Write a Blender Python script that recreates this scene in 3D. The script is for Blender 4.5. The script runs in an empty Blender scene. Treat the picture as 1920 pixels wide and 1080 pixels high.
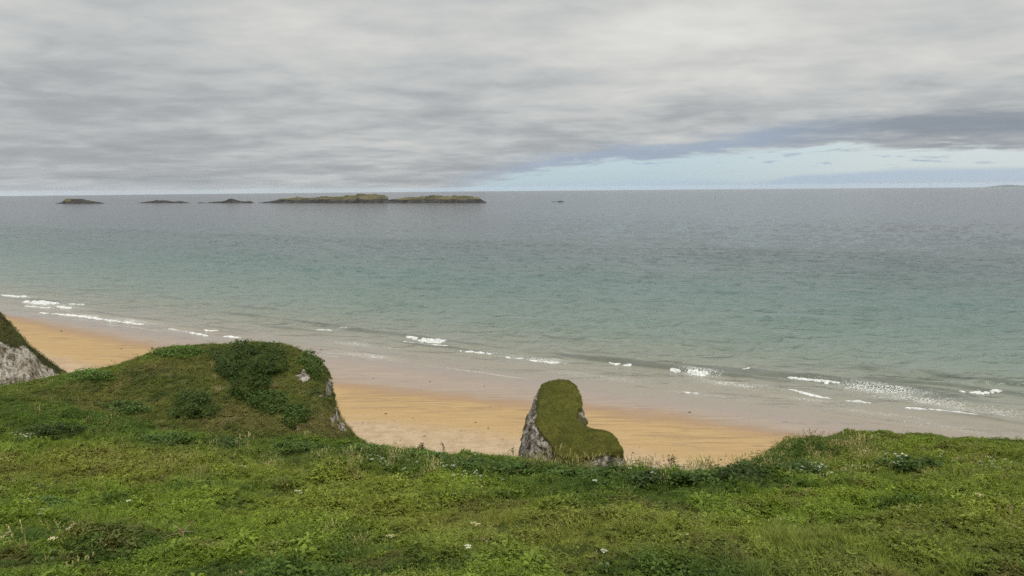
import bpy, math, random
import numpy as np
from mathutils import Matrix, Vector
from mathutils.bvhtree import BVHTree

random.seed(7)
RNG = np.random.default_rng(11)
sc = bpy.context.scene
COL = sc.collection
R = math.radians

# ------------------------------------------------------------------ camera
F = 1371.0                       # focal length in pixels of the 1920 px wide picture
CAM = np.array([0.0, 0.0, 40.0])
PITCH, ROLL = R(7.76), R(0.507)
fw = np.array([0, math.cos(PITCH), -math.sin(PITCH)])
rt0 = np.array([1.0, 0, 0]); up0 = np.array([0, math.sin(PITCH), math.cos(PITCH)])
rt = rt0 * math.cos(ROLL) - up0 * math.sin(ROLL)
up = up0 * math.cos(ROLL) + rt0 * math.sin(ROLL)
cd = bpy.data.cameras.new('camera'); cam = bpy.data.objects.new('camera', cd); COL.objects.link(cam)
cd.sensor_width = 36.0; cd.lens = 36.0 * F / 1920; cd.clip_start = 0.1; cd.clip_end = 250000
m = Matrix.Identity(4)
for i in range(3):
    m[i][0], m[i][1], m[i][2], m[i][3] = rt[i], up[i], -fw[i], CAM[i]
cam.matrix_world = m
sc.camera = cam

# ------------------------------------------------------------------ colour management, world, sun
sc.view_settings.view_transform = 'Standard'; sc.view_settings.look = 'None'
sc.view_settings.gamma = 1.0; sc.view_settings.exposure = 0.0
sc.cycles.max_bounces = 6; sc.cycles.diffuse_bounces = 3; sc.cycles.glossy_bounces = 2
sc.cycles.transmission_bounces = 2; sc.cycles.caustics_reflective = False; sc.cycles.caustics_refractive = False
sc.cycles.use_denoising = False
SUN_EL, SUN_AZ = R(48), R(160)    # behind the camera, veiled by the cloud deck

class NT:
    """a little helper to write node trees as expressions"""
    def __init__(s, tree): s.t = tree
    def node(s, typ, **kw):
        n = s.t.nodes.new(typ)
        for k, v in kw.items(): setattr(n, k, v)
        return n
    def put(s, sock, v):
        if v is None: return
        if hasattr(v, 'is_output'): s.t.links.new(v, sock)
        elif isinstance(v, (tuple, list)) and len(v) == 3 and sock.type == 'RGBA': sock.default_value = (*v, 1)
        else: sock.default_value = v
    def math(s, op, a, b=None, c=None, clamp=False):
        n = s.node('ShaderNodeMath', operation=op, use_clamp=clamp)
        for i, v in enumerate((a, b, c)): s.put(n.inputs[i], v)
        return n.outputs[0]
    def vmath(s, op, a, b=None, scale=None):
        n = s.node('ShaderNodeVectorMath', operation=op)
        s.put(n.inputs[0], a); s.put(n.inputs[1], b)
        if scale is not None: s.put(n.inputs['Scale'], scale)
        return n.outputs[0]
    def smooth(s, v, a, b, lo=0.0, hi=1.0):
        n = s.node('ShaderNodeMapRange', interpolation_type='SMOOTHSTEP')
        s.put(n.inputs[0], v); s.put(n.inputs[1], a); s.put(n.inputs[2], b); s.put(n.inputs[3], lo); s.put(n.inputs[4], hi)
        return n.outputs[0]
    def mix(s, f, a, b, mode='MIX'):
        n = s.node('ShaderNodeMix', data_type='RGBA', blend_type=mode)
        s.put(n.inputs[0], f); s.put(n.inputs[6], a); s.put(n.inputs[7], b)
        return n.outputs[2]
    def noise(s, vec, scale, detail=4, rough=0.55, dist=0.0, lac=2.0):
        n = s.node('ShaderNodeTexNoise')
        s.put(n.inputs['Vector'], vec); n.inputs['Scale'].default_value = scale
        n.inputs['Detail'].default_value = detail; n.inputs['Roughness'].default_value = rough
        n.inputs['Distortion'].default_value = dist; n.inputs['Lacunarity'].default_value = lac
        return n.outputs[0]
    def comb(s, x, y, z):
        n = s.node('ShaderNodeCombineXYZ')
        for i, v in enumerate((x, y, z)): s.put(n.inputs[i], v)
        return n.outputs[0]
    def sep(s, v):
        n = s.node('ShaderNodeSeparateXYZ'); s.put(n.inputs[0], v); return n.outputs
    def ramp(s, v, stops, interp='LINEAR'):
        n = s.node('ShaderNodeValToRGB'); n.color_ramp.interpolation = interp
        el = n.color_ramp.elements
        while len(el) < len(stops): el.new(0.5)
        for e, (p, c) in zip(el, stops):
            e.position = p; e.color = (*c, 1) if isinstance(c, (tuple, list)) else (c, c, c, 1)
        s.put(n.inputs[0], v); return n.outputs[0]
    def attr(s, name, typ='GEOMETRY'):
        return s.node('ShaderNodeAttribute', attribute_name=name, attribute_type=typ)

w = bpy.data.worlds.new('World'); sc.world = w; w.use_nodes = True
nt = NT(w.node_tree); w.node_tree.nodes.clear()
D = nt.vmath('NORMALIZE', nt.node('ShaderNodeTexCoord').outputs['Generated'])
x, y, z = nt.sep(D)
az = nt.math('DEGREES', nt.math('ARCTAN2', x, y)); el = nt.math('DEGREES', nt.math('ARCSINE', z))
zc = nt.math('MAXIMUM', z, 0.0)
inv = nt.math('DIVIDE', 1.0, nt.math('ADD', zc, 0.105))
P = nt.comb(nt.math('MULTIPLY', x, inv), nt.math('MULTIPLY', y, inv), 0.0)      # the flat cloud deck seen from below
Pr = nt.node('ShaderNodeMapping'); nt.put(Pr.inputs[0], P); Pr.inputs['Rotation'].default_value = (0, 0, R(14)); Pr.inputs['Scale'].default_value = (0.85, 1.0, 1)
Pr = Pr.outputs[0]
n1 = nt.noise(Pr, 1.15, 3, 0.5, 0.25); n2 = nt.noise(Pr, 3.1, 6, 0.6, 0.25); n3 = nt.noise(Pr, 0.42, 1, 0.5)
cl = nt.math('ADD', nt.math('ADD', nt.math('MULTIPLY', n1, 0.56), nt.math('MULTIPLY', n2, 0.36)), nt.math('MULTIPLY', n3, 0.34))
# brighter overhead (and to the right), duller low on the left
lift = nt.math('ADD', nt.smooth(el, 1.0, 9.0, 0.0, 0.15), nt.smooth(az, -30.0, 20.0, 0.0, 0.05))
g0 = nt.math('SUBTRACT', az, 12.5); g1 = nt.math('SUBTRACT', el, 11.5)
spot = nt.math('EXPONENT', nt.math('MULTIPLY', nt.math('ADD', nt.math('MULTIPLY', nt.math('MULTIPLY', g0, g0), 0.02), nt.math('MULTIPLY', nt.math('MULTIPLY', g1, g1), 0.14)), -1.0))
lift = nt.math('ADD', lift, nt.math('MULTIPLY', spot, 0.13))
cl = nt.math('ADD', nt.math('SUBTRACT', cl, 0.215), lift)
deck = nt.ramp(nt.math('ADD', nt.math('MULTIPLY', nt.math('SUBTRACT', cl, 0.52), 1.2), 0.52), [(0.22, (0.325, 0.345, 0.365)), (0.40, (0.405, 0.427, 0.443)), (0.54, (0.52, 0.54, 0.54)), (0.68, (0.625, 0.63, 0.61)), (0.90, (0.76, 0.755, 0.72))])
# the clear gap low in the north-east
streak = nt.noise(nt.comb(nt.math('MULTIPLY', az, 0.10), nt.math('MULTIPLY', el, 0.95), 0.0), 1.0, 5, 0.6, 0.6)
streak2 = nt.noise(nt.comb(nt.math('MULTIPLY', az, 0.32), nt.math('MULTIPLY', el, 2.4), 3.0), 1.0, 5, 0.62, 0.4)
ew = nt.math('ADD', el, nt.math('ADD', nt.math('MULTIPLY', nt.math('SUBTRACT', streak, 0.5), 2.0), nt.math('MULTIPLY', nt.math('SUBTRACT', streak2, 0.5), 1.9)))
azn = nt.math('DIVIDE', nt.math('ADD', az, 20.0), 80.0)
gt = nt.math('MULTIPLY_ADD', nt.ramp(azn, [((a + 20) / 80, v / 4) for a, v in ((-16, 0.0), (-8, .05), (-2, .65), (4, 1.6), (12, 2.25), (20, 2.75), (29, 2.6), (37, 2.3), (60, 0.3))], 'B_SPLINE'), 4.0, nt.smooth(az, 0.0, -9.0, 0.0, -1.6))
gap = nt.smooth(nt.math('SUBTRACT', ew, gt), -0.35, 0.40, 1.0, 0.0)
sky = nt.node('ShaderNodeTexSky', sky_type='NISHITA', sun_disc=False, sun_elevation=SUN_EL, sun_rotation=SUN_AZ)
nish = nt.mix(1.0, sky.outputs[0], (0.115, 0.115, 0.115), 'MULTIPLY')
pale = nt.mix(nt.smooth(az, 8.0, 34.0), (0.47, 0.64, 0.75), (0.67, 0.75, 0.79))
clear = nt.mix(0.72, nish, pale)
# dark undersides bordering the gap
dk = nt.math('SUBTRACT', nt.math('SUBTRACT', ew, gt), nt.smooth(az, 8.0, 34.0, 0.45, 1.5))
dkw = nt.smooth(az, 14.0, 34.0, 0.65, 1.2)
dkm = nt.math('EXPONENT', nt.math('MULTIPLY', nt.math('POWER', nt.math('ABSOLUTE', nt.math('DIVIDE', dk, dkw)), 2.0), -1.0))
dkm = nt.math('MULTIPLY', dkm, nt.smooth(az, -12.0, 6.0, 0.0, 0.88))
dkc = nt.mix(nt.smooth(az, 14.0, 30.0), (0.34, 0.42, 0.53), (0.25, 0.285, 0.335))
deck = nt.mix(dkm, deck, dkc)
out = nt.mix(gap, deck, clear)
# shreds of cloud inside the gap, and the low bank on the horizon
shred = nt.math('MULTIPLY', nt.smooth(streak2, 0.56, 0.64), nt.smooth(el, 0.9, 1.7))
out = nt.mix(nt.math('MULTIPLY', nt.math('MULTIPLY', shred, gap), 0.75), out, (0.36, 0.45, 0.58))
lb = nt.math('MULTIPLY', nt.ramp(azn, [((a + 20) / 80, v / 2) for a, v in ((-16, 0.0), (-4, .1), (6, .35), (14, .45), (18, .25), (22, .75), (29, 1.05), (40, 1.0), (60, .4))], 'EASE'), 2.0)
lbm = nt.smooth(nt.math('SUBTRACT', nt.math('ADD', el, nt.math('MULTIPLY', nt.math('SUBTRACT', streak, 0.5), 0.35)), lb), -0.22, 0.22, 0.62, 0.0)
out = nt.mix(lbm, out, nt.mix(nt.smooth(az, 8.0, 24.0), (0.44, 0.58, 0.70), (0.36, 0.47, 0.61)))
# thin pale strip under the deck on the left
strip = nt.math('MULTIPLY', nt.smooth(el, 0.15, 1.0, 1.0, 0.0), nt.smooth(az, -4.0, -20.0))
out = nt.mix(nt.math('MULTIPLY', strip, 0.45), out, (0.50, 0.55, 0.58))
# an overcast sky is about twice as bright overhead as near the horizon, brighter on the sun's side
zen = nt.math('ADD', nt.smooth(el, 14.0, 60.0, 1.0, 2.7), nt.math('MULTIPLY', nt.smooth(y, 0.1, -0.8), 0.5))
out = nt.vmath('SCALE', out, scale=zen)
bg = nt.node('ShaderNodeBackground'); nt.put(bg.inputs[0], out); bg.inputs[1].default_value = 1.0
wo = nt.node('ShaderNodeOutputWorld'); nt.t.links.new(bg.outputs[0], wo.inputs[0])

sl = bpy.data.lights.new('sun', 'SUN'); sl.energy = 1.5; sl.angle = R(14); sl.color = (1.0, 0.95, 0.86)
sun = bpy.data.objects.new('sun', sl); COL.objects.link(sun)
sdir = Vector((math.sin(SUN_AZ) * math.cos(SUN_EL), math.cos(SUN_AZ) * math.cos(SUN_EL), math.sin(SUN_EL)))
sun.rotation_euler = sdir.to_track_quat('Z', 'Y').to_euler(); sun.location = (0, -30, 90)

# ------------------------------------------------------------------ surveying helpers
def ray(px, py):
    px = np.asarray(px, float); py = np.asarray(py, float)
    return fw + rt * ((px - 960) / F)[..., None] + up * ((540 - py) / F)[..., None]
def at_depth(px, py, d):
    r = ray(px, py); return CAM + r * (np.asarray(d, float) / r[..., 1])[..., None]
def at_z(px, py, z=0.0):
    r = ray(px, py); return CAM + r * ((np.asarray(z, float) - CAM[2]) / r[..., 2])[..., None]
def project(p):
    q = np.asarray(p) - CAM; d = q @ fw
    return 960 + F * (q @ rt) / d, 540 - F * (q @ up) / d

def _h(ix, iy, iz, seed):
    n = (ix.astype(np.int64) * 374761393 + iy.astype(np.int64) * 668265263 + iz.astype(np.int64) * 2147483647 + seed * 974634541) & 0xffffffff
    n = ((n ^ (n >> 13)) * 1274126177) & 0xffffffff
    n = ((n ^ (n >> 15)) * 2246822519) & 0xffffffff
    return ((n ^ (n >> 16)) & 0xffff) / 65535.0
def vnoise(x, y, z=0.0, seed=0):
    x, y, z = np.broadcast_arrays(np.asarray(x, float), np.asarray(y, float), np.asarray(z, float))
    ix, iy, iz = np.floor(x), np.floor(y), np.floor(z)
    fx, fy, fz = x - ix, y - iy, z - iz
    fx, fy, fz = (f * f * f * (f * (f * 6 - 15) + 10) for f in (fx, fy, fz))
    o = 0
    for a in (0, 1):
        for b in (0, 1):
            for c in (0, 1):
                o = o + _h(ix + a, iy + b, iz + c, seed) * (fx if a else 1 - fx) * (fy if b else 1 - fy) * (fz if c else 1 - fz)
    return o * 2 - 1
def fbm(x, y, z=0.0, oct=4, seed=0, gain=0.5):
    o, a, f, t = 0, 1.0, 1.0, 0
    for k in range(oct):
        o = o + a * vnoise(np.asarray(x) * f + k * 7.3, np.asarray(y) * f - k * 3.1, np.asarray(z) * f, seed + k); t += a; a *= gain; f *= 2.03
    return o / t
def sstep(v, a, b):
    t = np.clip((np.asarray(v, float) - a) / (b - a), 0, 1); return t * t * (3 - 2 * t)

# ------------------------------------------------------------------ mesh and object helpers
def mesh_np(name, V, faces, mats, attrs=None, smooth=True, midx=None):
    me = bpy.data.meshes.new(name); V = np.asarray(V, np.float32)
    me.vertices.add(len(V)); me.vertices.foreach_set('co', V.ravel())
    fl = [np.asarray(f, np.int32) for f in faces if len(f)]
    tot = np.concatenate([np.full(len(f), f.shape[1], np.int32) for f in fl]) if fl else np.zeros(0, np.int32)
    idx = np.concatenate([f.ravel() for f in fl]) if fl else np.zeros(0, np.int32)
    me.loops.add(len(idx)); me.loops.foreach_set('vertex_index', idx)
    me.polygons.add(len(tot)); me.polygons.foreach_set('loop_start', np.concatenate([[0], np.cumsum(tot)[:-1]]).astype(np.int32) if len(tot) else tot)
    me.polygons.foreach_set('loop_total', tot)
    if smooth: me.polygons.foreach_set('use_smooth', np.ones(len(tot), bool))
    if midx is not None: me.polygons.foreach_set('material_index', np.asarray(midx, np.int32))
    for mt in mats: me.materials.append(mt)
    for k, v in (attrs or {}).items():
        v = np.asarray(v, np.float32)
        if v.ndim == 1: me.attributes.new(k, 'FLOAT', 'POINT').data.foreach_set('value', v)
        else: me.attributes.new(k, 'FLOAT_VECTOR', 'POINT').data.foreach_set('vector', v.ravel())
    me.update(calc_edges=True)
    return me
def link(name, me, parent=None):
    o = bpy.data.objects.new(name, me); COL.objects.link(o)
    if parent: o.parent = parent
    return o
def empty(name, loc):
    o = bpy.data.objects.new(name, None); COL.objects.link(o); o.location = loc; o.empty_display_size = 0.2; return o
def tag(o, label=None, cat=None, group=None, kind=None):
    if label: o['label'] = label
    if cat: o['category'] = cat
    if group: o['group'] = group
    if kind: o['kind'] = kind
    return o
def grid_faces(nu, nv, wrap=False):
    i, j = np.meshgrid(np.arange(nu if wrap else nu - 1), np.arange(nv - 1), indexing='ij')
    a = i * nv + j; b = ((i + 1) % nu) * nv + j
    return np.stack([a, b, b + 1, a + 1], -1).reshape(-1, 4)

class MB:
    """collects leaves, blades, tubes and discs into one mesh"""
    def __init__(s): s.v = []; s.q = []; s.t = []; s.n = 0; s.qm = []; s.tm = []; s.sh = []
    def add(s, V, quads=(), tris=(), mat=0, shade=1.0):
        V = np.asarray(V, float)
        for f in quads: s.q.append([s.n + k for k in f]); s.qm.append(mat)
        for f in tris: s.t.append([s.n + k for k in f]); s.tm.append(mat)
        s.v.append(V); s.n += len(V); s.sh.append(np.full(len(V), shade))
    def leaf(s, base, d, L, W, droop=0.2, mat=0, shade=1.0, fold=0.25):
        d = np.asarray(d, float); d = d / np.linalg.norm(d)
        side = np.cross(d, (0, 0, 1.0)); nrm = np.linalg.norm(side)
        side = np.array([1.0, 0, 0]) if nrm < 1e-3 else side / nrm
        upv = np.cross(side, d); b = np.asarray(base, float)
        mid = b + d * L * 0.45
        V = [b, mid + side * W * .5 + upv * W * fold, b + d * L - np.array([0, 0, droop * L]), mid - side * W * .5 + upv * W * fold]
        s.add(V, tris=[(0, 1, 2), (0, 2, 3)], mat=mat, shade=shade)
    def blade(s, base, d, L, W, bend, mat=0, shade=1.0, n=3):
        d = np.asarray(d, float); d = d / np.linalg.norm(d); h = np.array([d[0], d[1], 0]); h = h / (np.linalg.norm(h) + 1e-6)
        side = np.cross(d, h + np.array([0, 0, .01])); side = np.array([-h[1], h[0], 0])
        V = []; p = np.asarray(base, float)
        for k in range(n + 1):
            t = k / n; wv = W * (1 - t) ** 0.7 * .5
            c = p + d * L * t + h * bend * L * t * t - np.array([0, 0, 1]) * bend * L * 0.5 * t ** 3
            V += [c - side * wv, c + side * wv]
        s.add(V, quads=[(2 * k, 2 * k + 1, 2 * k + 3, 2 * k + 2) for k in range(n)], mat=mat, shade=shade)
    def tube(s, pts, rad, n=5, mat=0, shade=1.0):
        pts = np.asarray(pts, float); rad = np.broadcast_to(rad, (len(pts),)); V = []
        for k, p in enumerate(pts):
            t = pts[min(k + 1, len(pts) - 1)] - pts[max(k - 1, 0)]; t = t / (np.linalg.norm(t) + 1e-9)
            a = np.cross(t, (0.3, 0.9, 0.2)); a /= np.linalg.norm(a); b = np.cross(t, a)
            for i in range(n):
                an = 2 * math.pi * i / n; V.append(p + (a * math.cos(an) + b * math.sin(an)) * rad[k])
        q = [(k * n + i, k * n + (i + 1) % n, (k + 1) * n + (i + 1) % n, (k + 1) * n + i) for k in range(len(pts) - 1) for i in range(n)]
        s.add(V, quads=q, mat=mat, shade=shade)
    def disc(s, c, nrm, r, n=6, mat=0, shade=1.0):
        nrm = np.asarray(nrm, float); nrm /= np.linalg.norm(nrm); a = np.cross(nrm, (0.31, 0.87, 0.2)); a /= np.linalg.norm(a); b = np.cross(nrm, a)
        V = [np.asarray(c) + nrm * r * .25] + [np.asarray(c) + (a * math.cos(6.2832 * i / n) + b * math.sin(6.2832 * i / n)) * r for i in range(n)]
        s.add(V, tris=[(0, 1 + i, 1 + (i + 1) % n) for i in range(n)], mat=mat, shade=shade)
    def mesh(s, name, mats):
        return mesh_np(name, np.concatenate(s.v), [s.q, s.t], mats, {'shade': np.concatenate(s.sh)}, smooth=False, midx=s.qm + s.tm)

# ------------------------------------------------------------------ materials
def mat(name):
    m_ = bpy.data.materials.new(name); m_.use_nodes = True; m_.node_tree.nodes.clear()
    n = NT(m_.node_tree); o = n.node('ShaderNodeOutputMaterial'); return m_, n, o
def principled(n, o, col, rough=0.8, spec=0.3, bump=None, ior=None):
    b = n.node('ShaderNodeBsdfPrincipled'); n.put(b.inputs['Base Color'], col); n.put(b.inputs['Roughness'], rough)
    n.put(b.inputs['Specular IOR Level'], spec)
    if ior: b.inputs['IOR'].default_value = ior
    if bump is not None: n.put(b.inputs['Normal'], bump)
    n.t.links.new(b.outputs[0], o.inputs[0]); return b
def bump(n, h, strength=0.5, dist=0.1, normal=None):
    b = n.node('ShaderNodeBump'); n.put(b.inputs['Height'], h); n.put(b.inputs['Strength'], strength); n.put(b.inputs['Distance'], dist)
    if normal is not None: n.put(b.inputs['Normal'], normal)
    return b.outputs[0]
def objco(n): return n.node('ShaderNodeTexCoord').outputs['Object']

def leaf_material(name, tinted=True, base=(0.08, 0.12, 0.03)):
    m_, n, o = mat(name)
    col = n.attr('tint', 'INSTANCER').outputs['Color'] if tinted else n.node('ShaderNodeRGB').outputs[0]
    if not tinted: col.node.outputs[0].default_value = (*base, 1)
    rnd = n.node('ShaderNodeObjectInfo').outputs['Random']
    sh = n.math('MULTIPLY', n.attr('shade').outputs['Fac'], n.smooth(rnd, 0, 1, 0.78, 1.22))
    col = n.vmath('SCALE', col, scale=sh)
    b = n.node('ShaderNodeBsdfPrincipled'); n.put(b.inputs['Base Color'], col); b.inputs['Roughness'].default_value = 0.5; b.inputs['Specular IOR Level'].default_value = 0.15
    t = n.node('ShaderNodeBsdfTranslucent'); n.put(t.inputs[0], n.mix(1.0, col, (1.15, 1.2, 0.6), 'MULTIPLY'))
    mx = n.node('ShaderNodeMixShader'); mx.inputs[0].default_value = 0.28
    n.t.links.new(b.outputs[0], mx.inputs[1]); n.t.links.new(t.outputs[0], mx.inputs[2]); n.t.links.new(mx.outputs[0], o.inputs[0])
    return m_
M_LEAF = leaf_material('meadow leaves')
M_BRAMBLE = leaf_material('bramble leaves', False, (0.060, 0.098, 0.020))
M_GREEN = leaf_material('stem green', False, (0.10, 0.14, 0.04))
M_STRAW = leaf_material('dry straw', False, (0.34, 0.28, 0.15))
M_BROWN = leaf_material('dead stalk', False, (0.075, 0.048, 0.025))
M_WHITE = leaf_material('white florets', False, (0.56, 0.56, 0.44))
M_CREAM = leaf_material('cream florets', False, (0.50, 0.45, 0.25))
M_TWIG = leaf_material('bleached twig', False, (0.36, 0.30, 0.22))
M_RED = leaf_material('rusty leaf', False, (0.30, 0.115, 0.04))

# ------------------------------------------------------------------ shore frame: s = metres seaward, t = metres along the shore
SN = np.array([0.482, 0.876]); ST = np.array([0.876, -0.482]); S0 = 132.0
def s_of(x, y): return x * SN[0] + y * SN[1] - S0
def t_of(x, y): return x * ST[0] + y * ST[1]
def shore_xy(t, s): return np.stack([t * ST[0] + (s + S0) * SN[0], t * ST[1] + (s + S0) * SN[1]], -1)
ROT_SHORE = math.atan2(-ST[1], ST[0])
def beach_z(x, y):
    s, t = s_of(x, y), t_of(x, y)
    return -0.022 * s + 0.035 * fbm(t / 14, s / 5, oct=3, seed=3) + 0.03 * fbm(t / 45, s / 12, oct=2, seed=5) + 1.6 * sstep(s, -45, -95)

# beach
m_, n, o = mat('wet and dry sand')
co = objco(n)
mp = n.node('ShaderNodeMapping'); n.put(mp.inputs[0], co); mp.inputs['Rotation'].default_value = (0, 0, ROT_SHORE); mp.inputs['Scale'].default_value = (0.05, 0.55, 1)
st = mp.outputs[0]
sa = n.attr('s').outputs['Fac']
wig = n.noise(st, 0.8, 4, 0.6, 0.5); wig2 = n.noise(st, 2.2, 5, 0.65, 0.8); blot = n.noise(co, 0.12, 4, 0.6, 0.3)
sw = n.math('ADD', n.attr('damp').outputs['Fac'], n.math('ADD', n.math('MULTIPLY', n.math('SUBTRACT', wig, 0.5), 9.0), n.math('MULTIPLY', n.math('SUBTRACT', blot, 0.5), 6.0)))
dry = n.mix(n.smooth(wig2, 0.35, 0.68), (0.345, 0.232, 0.108), (0.40, 0.277, 0.140))
dry = n.mix(n.math('MULTIPLY', n.smooth(n.noise(st, 1.7, 5, 0.62, 1.0), 0.47, 0.62), n.smooth(sw, -36, -24)), dry, (0.28, 0.190, 0.104))
upper = n.mix(n.smooth(n.noise(co, 0.5, 5, 0.7), 0.4, 0.62), (0.40, 0.30, 0.195), (0.33, 0.24, 0.15))
c = n.mix(n.smooth(sw, -33, -40), dry, upper)
c = n.mix(n.smooth(sw, -22.0, -16.0), c, (0.29, 0.195, 0.12))
damp = n.mix(n.smooth(wig2, 0.4, 0.6), (0.30, 0.225, 0.16), (0.25, 0.185, 0.132))
c = n.mix(n.smooth(sw, -17.5, -13.0), c, damp)
c = n.mix(n.smooth(sa, -9, 2.0), c, (0.23, 0.185, 0.15))
# shell grit and wrack lines
vor = n.node('ShaderNodeTexVoronoi', feature='F1'); n.put(vor.inputs['Vector'], co); vor.inputs['Scale'].default_value = 1.3
wr = n.math('MULTIPLY', n.smooth(vor.outputs['Distance'], 0.24, 0.14), n.math('MULTIPLY', n.smooth(n.noise(st, 1.3, 3, 0.6), 0.46, 0.58), n.smooth(sa, -24, -34)))
c = n.mix(n.math('MULTIPLY', wr, 0.75), c, (0.13, 0.08, 0.045))
line = n.math('MULTIPLY', n.smooth(n.math('ABSOLUTE', n.math('SUBTRACT', n.noise(st, 0.9, 3, 0.5, 0.6), 0.5)), 0.018, 0.004), n.smooth(sa, -19, -10))
c = n.mix(n.math('MULTIPLY', line, 0.5), c, (0.20, 0.14, 0.10))
c = n.vmath('SCALE', c, scale=n.smooth(n.noise(co, 3.0, 5, 0.7), 0.2, 0.8, 0.9, 1.1))
rough = n.smooth(sw, -19.0, -9.0, 0.9, 0.30)
bp = bump(n, n.math('ADD', n.noise(co, 1.2, 5, 0.65), n.math('MULTIPLY', n.noise(st, 3.0, 3), 0.6)), n.smooth(sw, -18, -10, 0.55, 0.08), 0.12)
principled(n, o, c, rough, n.smooth(sw, -19.0, -9.0, 0.1, 0.5), bp)
tt = np.linspace(-420, 260, 520); ss = np.concatenate([np.linspace(-150, -60, 40), np.linspace(-59, 30, 260), np.linspace(34, 400, 30)])
T, S = np.meshgrid(tt, ss, indexing='ij'); XY = shore_xy(T.ravel(), S.ravel())
V = np.column_stack([XY, beach_z(XY[:, 0], XY[:, 1])])
V[:, 2] = np.maximum(V[:, 2], -3.0)
# the edge of the damp sand wanders: surveyed from the tide line
DAMP = np.array([(25, 592), (160, 622), (290, 648), (640, 720), (760, 733), (900, 746), (1100, 762), (1300, 784), (1450, 808)], float)
dp = at_z(DAMP[:, 0], DAMP[:, 1], 0.3); dt_, do_ = t_of(dp[:, 0], dp[:, 1]), -15.5 - s_of(dp[:, 0], dp[:, 1]); print('damp edge', np.round(dt_), np.round(do_, 1))
damp_s = (S + np.interp(T, dt_, do_) * sstep(S, 10, -6)).ravel()
tag(link('beach', mesh_np('beach', V, [grid_faces(len(tt), len(ss))], [m_], {'s': S.ravel(), 'damp': damp_s})), kind='structure')

# ------------------------------------------------------------------ sea
REARTH = 6.37e6
thN = math.atan2(SN[0], SN[1])
th = np.radians(np.concatenate([np.linspace(-50, -37.2, 40), np.linspace(-37, 37, 940), np.linspace(37.3, 85, 90)]))
r0 = (S0 - 7) / np.cos(th - thN)
NR1, NR2 = 430, 230
k1 = np.arange(NR1) * 0.0031; k2 = k1[-1] + 0.0031
lr = []
for a in r0:
    end = math.log(32000 / a); q = np.linspace(0, 1, NR2) ** 1.25
    lr.append(np.concatenate([k1, k2 + (end - k2) * q]))
rr = r0[:, None] * np.exp(np.array(lr))
X = rr * np.sin(th)[:, None]; Y = rr * np.cos(th)[:, None]
S = s_of(X, Y); T = t_of(X, Y)
def sea_height(T, S):
    near = sstep(S, 150, 60)
    wob = 2.2 * fbm(T / 38, S * 0.01, oct=3, seed=21) + 0.7 * fbm(T / 9, S * .05, oct=2, seed=22)
    Zs = np.zeros_like(S)
    for k, (sk, amp, wd) in enumerate(((4.5, .13, .7), (10.5, .26, 1.0), (19, .30, 1.2), (29, .30, 1.4), (41, .26, 1.7), (55, .22, 2.0), (72, .2, 2.3), (92, .18, 2.6), (115, .15, 3.0))):
        mod = np.clip(0.35 + 1.6 * fbm(T / 30 + k * 11.7, S * 0.004 + k * 5, oct=2, seed=30 + k), 0, 1.3)
        dd = S - sk - wob * (1 + 0.02 * sk) - 3 * fbm(T / 70 + k * 3, 0.5, oct=1, seed=50 + k)
        Zs += 1.7 * amp * mod * np.where(dd < 0, np.exp(-(dd / (wd * .6)) ** 2), np.exp(-(dd / (wd * 1.7)) ** 2)) * near
    Zs += 0.12 * fbm(T / 9, S / 4, oct=3, seed=60) * sstep(S, 2, 25)
    # wind waves: short crested, 6 to 12 m apart, carried by the mesh itself where it is fine enough
    def crests(a, b, sd, rot):
        c_, s_ = math.cos(rot), math.sin(rot); t2, s2 = T * c_ - S * s_, T * s_ + S * c_
        q = 1 - np.abs(fbm(t2 / a, s2 / b, oct=2, seed=sd)) * 2.2
        return np.clip(q, -.2, 1) ** 2
    fine = sstep(S, 1400, 300) * (0.12 + 0.88 * sstep(S, 4, 45))
    gust = 0.75 + 0.35 * fbm(T / 90, S / 60, oct=2, seed=66)
    wind = fine * gust * (0.85 * crests(22, 7.5, 62, 0.05) + 0.42 * crests(11, 4.2, 64, -0.10))
    # the rollers that break here and there run on unbroken to either side
    ROLL_PX = [(805, 640, 26, .55), (700, 625, 18, .35), (925, 667, 22, .35), (1163, 684, 30, .5), (1310, 702, 24, .55), (1527, 719, 26, .6), (1840, 741, 22, .75), (1700, 742, 16, .4), (1512, 740, 16, .35), (1400, 702, 22, .5), (80, 569, 40, .5), (150, 590, 30, .25), (395, 621, 22, .4), (620, 619, 16, .4), (1230, 690, 20, .45), (1650, 728, 20, .55)]
    for (px, py, lt, am) in ROLL_PX:
        p = at_z(px, py); ps, pt = s_of(p[0], p[1]), t_of(p[0], p[1]); dd = S - ps - 1.2 * fbm(T / 16, ps * .1, oct=2, seed=75); env = np.exp(-((T - pt) / lt) ** 4)
        Zs += am * env * np.where(dd < 0, np.exp(-(dd / .75) ** 2), np.exp(-(dd / 2.4) ** 2))
    return Zs + wind, Zs
Zs, rolls = sea_height(T, S); Zs = Zs - rr * rr / (2 * REARTH)
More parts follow.
